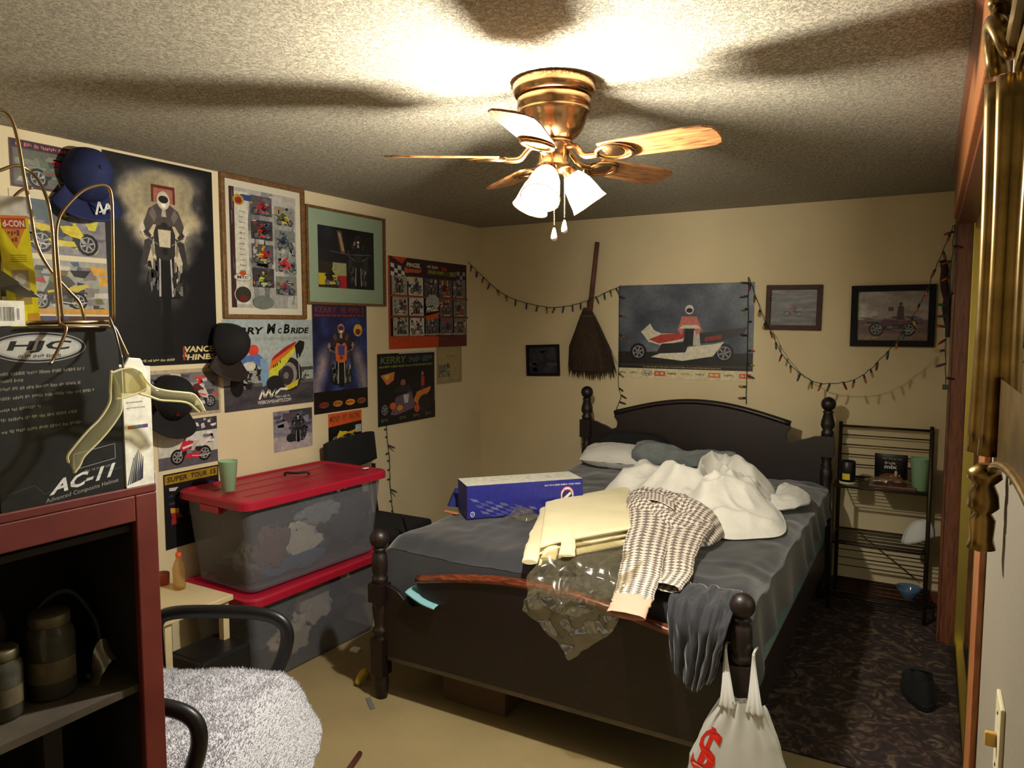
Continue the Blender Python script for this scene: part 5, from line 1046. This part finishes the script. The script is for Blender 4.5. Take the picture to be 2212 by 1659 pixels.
# ================================================================== STRING LIGHTS
WIRE = mat('green_wire', (26,44,34), .6)
BC = {'red': (150,24,30), 'green': (30,84,44), 'yellow': (176,140,40), 'blue': (36,60,110), 'orange': (176,84,30), 'purple': (96,40,84)}
BULBM = {}
def bulb_mesh(col):
    if col not in BULBM:
        m = clear('bulb_'+col, BC[col], .25, .2, BC[col])
        me = MB().lathe([(.0015,0),(.0045,-.003),(.0052,-.014),(.0048,-.018),(.0055,-.022),(.0048,-.034),(.0012,-.042)], (0,0,0), 8).mesh('bulb', WIRE, Vector((0,0,0)))
        me.materials.append(m)
        for p in me.polygons:
            if p.center.z < -.017: p.material_index = 1
        BULBM[col] = me
    return BULBM[col]
def strand(path, nb, lab, seed, side=0, r=.0022, sub=6):
    P = bezier(path, sub); rr = random.Random(seed); P = [p+Vector((rr.uniform(-1,1),0,rr.uniform(-1,1)))*.003 for p in P]
    t = thing('string_lights', P[len(P)//2], lab, 'string lights', 'strings of coloured mini lights')
    MB().tube(P, r, 6).build('wire', WIRE, t); n = len(P)-1
    for k in range(nb):
        f = (k+.5)/nb*n; i = min(int(f), n-1); q = P[i].lerp(P[i+1], f-i); o = bpy.data.objects.new('bulb', bulb_mesh(rr.choice(list(BC)))); COL.objects.link(o); o.parent = t
        o.location = q-ORG[t.name]; s_ = side if side else 0
        o.rotation_euler = (rr.uniform(-.25,.25), (rr.choice((-1,1))*rr.uniform(1.0,1.7) if side == 2 else (-side*rr.uniform(.9,1.5) if side else rr.uniform(-.45,.45))), rr.uniform(0,.6)); o.scale = (1.25,)*3
    return t
def B(px, py, off=.02): return onB(px, py, off)
strand([Vector((.012,4.80,2.158)), Vector((.03,4.955,2.07)), B(1070,622), B(1110,646), B(1160,660), B(1200,664), B(1240,658), B(1275,646,.09), B(1310,631), B(1337,620)], 19, 'string of coloured lights sagging from the room corner past the broom', 1)
strand([B(1337,620), B(1337,690), B(1338,760), B(1335,830), B(1341,858), B(1331,885), B(1336,905,.1), B(1338,920,.12)], 12, 'string of coloured lights hanging down the left edge of the race bike poster', 2, 1)
strand([B(1617,598), B(1615,690), B(1613,790), B(1611,872)], 10, 'string of coloured lights hanging straight down the race bike poster right edge', 3, 2)
def mixp(px, py, k): return at(px, py, 'y', YB-.02-k*(YB-.02-4.33))
sw = [(1617,598,0),(1632,640,.0),(1650,690,.05),(1668,722,.1),(1690,765,.2),(1720,800,.3),(1760,825,.42),(1790,829,.5),(1835,823,.58),(1868,807,.66),(1892,786,.72),(1928,748,.78),(1952,712,.82),(1980,668,.87),(2008,612,.92),(2034,546,.96),(2060,486,1)]
strand([mixp(*p) for p in sw], 26, 'string of coloured lights drooping under the framed photos up to the closet', 4)
s5 = strand([mixp(2062,486,1), mixp(2056,560,1), mixp(2050,640,.98), mixp(2046,700,.98), mixp(2043,760,.98), mixp(2042,830,.98)], 12, 'tail of the string lights with a plug, hanging beside the closet post', 5, 2)
q = mixp(2041,836,.98); MB().cbox(q, (.022,.016,.026)).build('plug', mat('green_plug',(26,60,44),.5), s5, bevel=.003)
strand([onL(835,918,.012), onL(838,960,.012), onL(842,1000,.012), onL(843,1050,.012), onL(849,1105,.012), onL(852,1120,.012)], 12, 'string of lights hanging on the left wall below the dark poster', 6, 2)

# ================================================================== SHELF RACK BY THE CLOSET
RK = mat('bronze_enamel', (64,54,40), .45, .6, var=(20,.3))
rk = thing('shelf_rack', (2.925,4.75,0), 'bronze wire shelf rack between the bed head and the closet', 'shelf')
RX0, RX1, RY0, RY1 = 2.675, 3.165, 4.56, 4.92
for x in (RX0, RX1):
    MB().rod((x,RY0,.016), (x,RY0,.76 if x == RX0 else 1.10), .011, 10).build('post', RK, rk)
    MB().rod((x,RY1,.016), (x,RY1,1.08), .011, 10).build('post', RK, rk)
for k, z in enumerate((.10,.415,.745)):
    sh_ = MB().tube([(RX0,RY0,z),(RX1,RY0,z),(RX1,RY1,z),(RX0,RY1,z)], .006, 6, closed=True).build('shelf_frame', RK, rk)
    w_ = MB()
    for j in range(9): y = RY0+(RY1-RY0)*(j+1)/10; MB().rod((RX0,y,z), (RX1,y,z), .0028, 5).build('shelf_wire', RK, sh_)
for z in (.82,.88,.94,1.0,1.055): MB().rod((RX0,RY1,z), (RX1,RY1,z), .004 if z < 1.05 else .008, 6).build('back_rail', RK, rk)
for z in (.18,.23,.28,.33): MB().rod((RX0,RY1,z), (RX1,RY1,z), .003, 6).build('back_rail', RK, rk)
MB().rod((RX0+.12,RY1-.004,.40), (RX1-.05,RY1-.004,.16), .003, 6).build('diagonal_brace', RK, rk)
zs = .7485
def onS(px, z=zs, y=4.72): d = ray(px, 1000); k = (y-CAM.y)/d.y; return Vector((CAM.x+d.x*k, y, z))
cn = thing('candle_jar', onS(1832,zs,4.66), 'black jar candle with a yellow label on the shelf rack', 'jar'); c0 = ORG[cn.name]
MB().lathe([(.034,0),(.036,.004),(.036,.016),(.042,.02),(.042,.13),(.038,.134),(.036,.10),(.002,.098)], c0, 24, caps=False).build('jar_body', BLACKP, cn)
MB().grid(lambda u, v: c0+Vector((math.cos(-2.2+1.0*u), math.sin(-2.2+1.0*u), 0))*.0428+Vector((0,0,.028+.036*v)), 8, 2).build('label', mat('yellow_label',(206,186,50),.5), cn)
MB().lathe([(.043,0),(.045,.003),(.045,.012),(.043,.014)], c0+Vector((0,0,.0)), 24, caps=False).build('base_rim', mat('pale_rim',(190,190,150),.4), cn)
tm = thing('snack_pouch', onS(1925,zs,4.74), 'black snack pouch reading mix with fruit picture on the shelf rack', 'pouch'); c0 = ORG[tm.name]
PM = Matrix.Translation(c0+Vector((-.085,.02,.002))) @ Matrix.Rotation(R(12), 4, 'X') @ MBK
def pch(s_):
    return lambda u, v: PM @ Vector((.17*u, .185*v, s_*.022*math.sin(u*3.14)**.6*math.sin(v*3.14)**.7 if 0 < u < 1 and 0 < v < 1 else 0))
MB().grid(pch(1), 14, 14).grid(pch(-1), 14, 14).build('pouch_body', mat('black_foil',(24,22,24),.3,var=(20,.2)), tm)
A = Art(.15,.17); A.text('fruit',.28,.72,.66,.82,(190,190,180),.02); A.text('mix',.28,.56,.72,.70,(206,204,194),.04); A.ell(.5,.2,.42,.2,(110,60,40)); A.speck(.08,.02,.92,.38,[(150,60,44),(176,130,80),(206,190,150),(70,30,24),(120,80,40)],24,2); A.ell(.68,.42,.05,.09,(190,180,140)); A.scrawl(.2,.90,.9,.95,(130,126,120),74); A.build('printed_front', PM @ Matrix.Translation((.01,.008,.0235)), tm)
cup(onS(1990,zs,4.66), .040, .054, .185, 'tall mint green cup at the right end of the shelf rack')
fd = MB().grid(lambda u, v: onS(1868,zs,4.62)+Vector((.24*u, .05*v, .018+.028*math.sin(u*3.1)*math.sin(v*3.1)+.012*fbm((u*6,v*4,2)))), 24, 10).build('plastic_package', FILM); tag(fd, 'clear plastic package lying in front of the snack pouch', 'package')
tag(MB().box((2.86,4.60,zs),(3.10,4.85,zs+.018)).build('wooden_tray', wood('tray_wood',(70,44,34),(100,66,50),4,(3,9,9)), bevel=.004), 'thin brown wooden tray under the cup on the shelf rack', 'tray')
for o in COL.objects:
    if o.name in ('plastic_package',): o.location.z += .02
cone = MB().grid(lambda u, v: onS(1990,.42,4.70)+Vector((.080*math.cos(v*1.55)*math.cos(2*math.pi*u)*(1+.05*math.sin(2*math.pi*u*12)*(1-v))+.015*v, .058*math.cos(v*1.55)*math.sin(2*math.pi*u), .002+.15*math.sin(v*1.55)+.03*math.cos(2*math.pi*u)*(1-v)+.03*(1-v))), 48, 12, wrap=True)
tag(cone.build('paper_filters', mat('white_paper',(206,206,204),.8), solid=.003), 'nested white paper filters on the middle rack shelf', 'paper')
gbw = MB().lathe([(.03,0),(.034,.004),(.06,.05),(.066,.07),(.063,.07),(.056,.05),(.03,.008)], onS(1975,.104,4.70), 24, caps=False).build('glass_bowl', clear('bluish_glass',(150,180,200),.55,.05,(110,140,170))); tag(gbw, 'bluish glass bowl on the bottom rack shelf', 'bowl')
# shoe on the rug
def shoe(c, rz, lab):
    M = Matrix.Translation(c) @ Matrix.Rotation(rz, 4, 'Z') @ Matrix.Diagonal((1.15,1.55,1.25,1)); t = thing('slip_on_shoe', c, lab, 'shoe')
    out = [(.13*math.cos(a)*(1 if math.cos(a) > 0 else 1.0), (.045+.008*math.cos(a))*math.sin(a)) for a in [2*math.pi*k/24 for k in range(24)]]
    MB().prism(out, 'z', 0, .022, M).build('sole', BLACKP, t, bevel=.004)
    def up(u, v):
        a = 2*math.pi*u; q = 1-.75*v*v; x = .126*math.cos(a)*(1-.35*v)-.03*v; y = (.043+.008*math.cos(a))*math.sin(a)*(1-.35*v); return M @ Vector((x, y, .02+(.085-.03*max(0,math.cos(a)))*v))
    MB().grid(up, 28, 8, wrap=True).build('upper', BLACKF, t)
    MB().ell((.06,0,.045), (.062,.040,.028), 16, 8, M=M).build('toe_cap', BLACKF, t)
p = at(1985,1515,'z',.012); shoe((p.x-.0,p.y+.05,.013), R(100), 'black slip-on shoe on the rug in front of the mirror')

# ================================================================== RIGHT WALL: GILT FRAME AND SWITCH
gf = thing('gilt_mirror', (XR-.02,1.22,1.3), 'ornate gilt wall mirror seen edge-on beside the closet', 'mirror')
GY0, GY1 = .42, 1.34
def side_prof(y, s_):   # moulded upright of the frame
    b = MB(); zt, zb = 2.02, 1.485
    for dy, x0, r0 in ((0,.030,.018),(.030,.038,.014),(.062,.028,.012)):
        P = [(XR-x0, y-s_*dy, zb+(zt-zb)*k/16) for k in range(17)]; b.tube(P, [r0*(1.25-.35*math.sin(math.pi*k/16)) for k in range(17)], 10)
    return b
side_prof(GY1-.02, 1).build('upright', OLDBRASS, gf); side_prof(GY0+.02, -1).build('upright', OLDBRASS, gf)
arch = [(GY0+.05+(GY1-GY0-.10)*k/16, 1.46+.05*math.sin(math.pi*k/16)**.8) for k in range(17)]
MB().prism(arch+[(GY1-.05,2.06),(GY0+.05,2.06)], 'x', XR-.020, XR-.004).build('backing', OLDBRASS, gf)
MB().box((XR-.0215,GY0+.08,1.60),(XR-.020,GY1-.08,2.03)).build('glass', MIRROR, gf)
def scroll(y, z, s_, nm, r=.05, dy=1):
    P = [(XR-.035-.012*math.sin(k*.4), y+dy*(r*(1-k/26))*math.cos(k*.42), z+s_*(.02+r*(1-k/26)*math.sin(k*.42)+.004*k)) for k in range(26)]
    return MB().tube(P, [.015*(1-.5*k/26) for k in range(26)], 8).build(nm, OLDBRASS, gf)
for y, dy in ((GY1-.035,1),(GY0+.035,-1)):
    scroll(y, 2.03, 1, 'scroll', .05, dy); scroll(y-.05*dy, 2.10, 1, 'scroll', .06, dy)
    bt = MB().lathe([(.010,1.462),(.022,1.452),(.024,1.44),(.014,1.43),(.020,1.415),(.022,1.395),(.012,1.385),(.018,1.375),(.016,1.345),(.020,1.33),(.006,1.325)], (XR-.028,y+.02*dy,0), 14).build('finial', OLDBRASS, gf)
MB().tube([(XR-.022,a_,b_2) for a_, b_2 in arch], .006, 8).build('bottom_rail', OLDBRASS, gf)
MB().tube([(XR-.02,GY0+.04,2.07),(XR-.025,(GY0+GY1)/2,2.10),(XR-.02,GY1-.04,2.07)], .014, 10).build('top_rail', OLDBRASS, gf)
sp = thing('light_switch', (XR-.003,1.19,1.10), 'ivory toggle light switch on the pale wall below the gilt mirror', 'light switch')
IV = mat('ivory_plastic',(214,204,170),.4)
MB().box((XR-.006,1.155,1.04),(XR,1.225,1.155)).build('cover_plate', IV, sp, bevel=.002)
MB().box((XR-.020,1.185,1.085),(XR-.006,1.195,1.105)).build('toggle', mat('amber_toggle',(190,150,70),.4), sp, bevel=.002)
for z in (1.06,1.135): MB().ell((XR-.0062,1.19,z),(.0012,.0035,.0035),10,6).build('screw', STEEL, sp)

# ================================================================== SMALL TABLE, BOTTLE, FLOOR BITS
tb = thing('side_table', (.30,1.98,0), 'small cream side table between the wall and the office chair', 'table')
CRM = mat('cream_laminate',(206,190,150),.5,var=(5,.12))
MB().box((.06,1.78,.47),(.52,2.12,.495)).build('table_top', CRM, tb, bevel=.004)
for x in (.09,.49):
    for y in (1.81,2.09): MB().box((x-.015,y-.015,0),(x+.015,y+.015,.47)).build('leg', CRM, tb)
p = at(388,1272,'z',.496); bo = thing('soda_bottle', p, 'clear soda bottle with orange cap standing on the cream side table', 'bottle')
MB().lathe([(.018,0),(.026,.004),(.027,.02),(.025,.05),(.027,.07),(.027,.095),(.020,.12),(.011,.14),(.010,.150)], p, 20).build('bottle_body', clear('bottle_clear',(236,214,176),.8,.06,(196,170,120)), bo)
MB().lathe([(.012,.148),(.0125,.15),(.0125,.164),(.011,.166)], p, 16).build('cap', mat('orange_cap',(216,84,36),.4), bo)
p = at(352,1262,'z',.496); tag(MB().lathe([(.026,0),(.028,.004),(.03,.05),(.027,.055),(.002,.055)], p, 18).build('red_tin', mat('dull_red_tin',(120,50,40),.5)), 'dull red tin behind the soda bottle on the side table', 'tin')
tag(MB().box((.40,1.88,.002),(.62,2.12,.30)).build('black_case', BLACKP, bevel=.012), 'black plastic case on the floor under the side table', 'case')
def floor_bit(px, py, d, rz, m, nm, lab, cat, z=0):
    p = at(px, py, 'z', z+.001); M = Matrix.Translation(p) @ Matrix.Rotation(R(rz), 4, 'Z'); return tag(MB().box((-d[0]/2,-d[1]/2,0),(d[0]/2,d[1]/2,d[2]), M).build(nm, m, bevel=min(d)*.25), lab, cat)
floor_bit(800,1520,(.10,.022,.004),-38,mat('grey_metal_strip',(130,134,130),.4,.5),'metal_strip','short grey metal strip on the carpet beside the bed leg','strip')
floor_bit(768,1408,(.05,.04,.02),10,WCARD,'small_box','tiny white box on the floor between tote and bed','box')
p = at(768,1655,'z',.001); tag(MB().tube([(p.x-.03,p.y+.06,.012),(p.x+.0,p.y-.03,.012),(p.x+.03,p.y-.14,.012)], .010, 10).build('wooden_rod', mat('dark_red_rod',(74,36,30),.5)), 'dark red wooden rod lying on the carpet in front of the bed', 'rod')
p = at(778,1482,'z',.001); ys = thing('yellow_tassel', p, 'yellow twisted strap lying at the foot of the left bed post', 'strap')
MB().tube(bezier([p+Vector((-.01,-.01,.012)),p+Vector((.0,.0,.05)),p+Vector((.015,.015,.07)),p+Vector((.01,.04,.05)),p+Vector((-.03,.08,.014))],5), [(.016,.009)]*21, 8, flat=(1,0,0)).build('strap_loop', mat('dull_yellow',(176,150,40),.6), ys)
tag(MB().box((1.30,2.60,.002),(1.62,2.90,.12)).build('shoe_box', mat('brown_card',(84,66,50),.8), bevel=.003), 'brown shoe box pushed under the bed', 'box')
hb_ = MB().tube(bezier([(.62,3.18,.62),(.60,3.30,.40),(.66,3.42,.20),(.74,3.40,.015),(.80,3.3,.012)],8), .006, 8)
tag(hb_.build('black_cable', BLACKP), 'black cable hanging between the totes and the bed', 'cable')
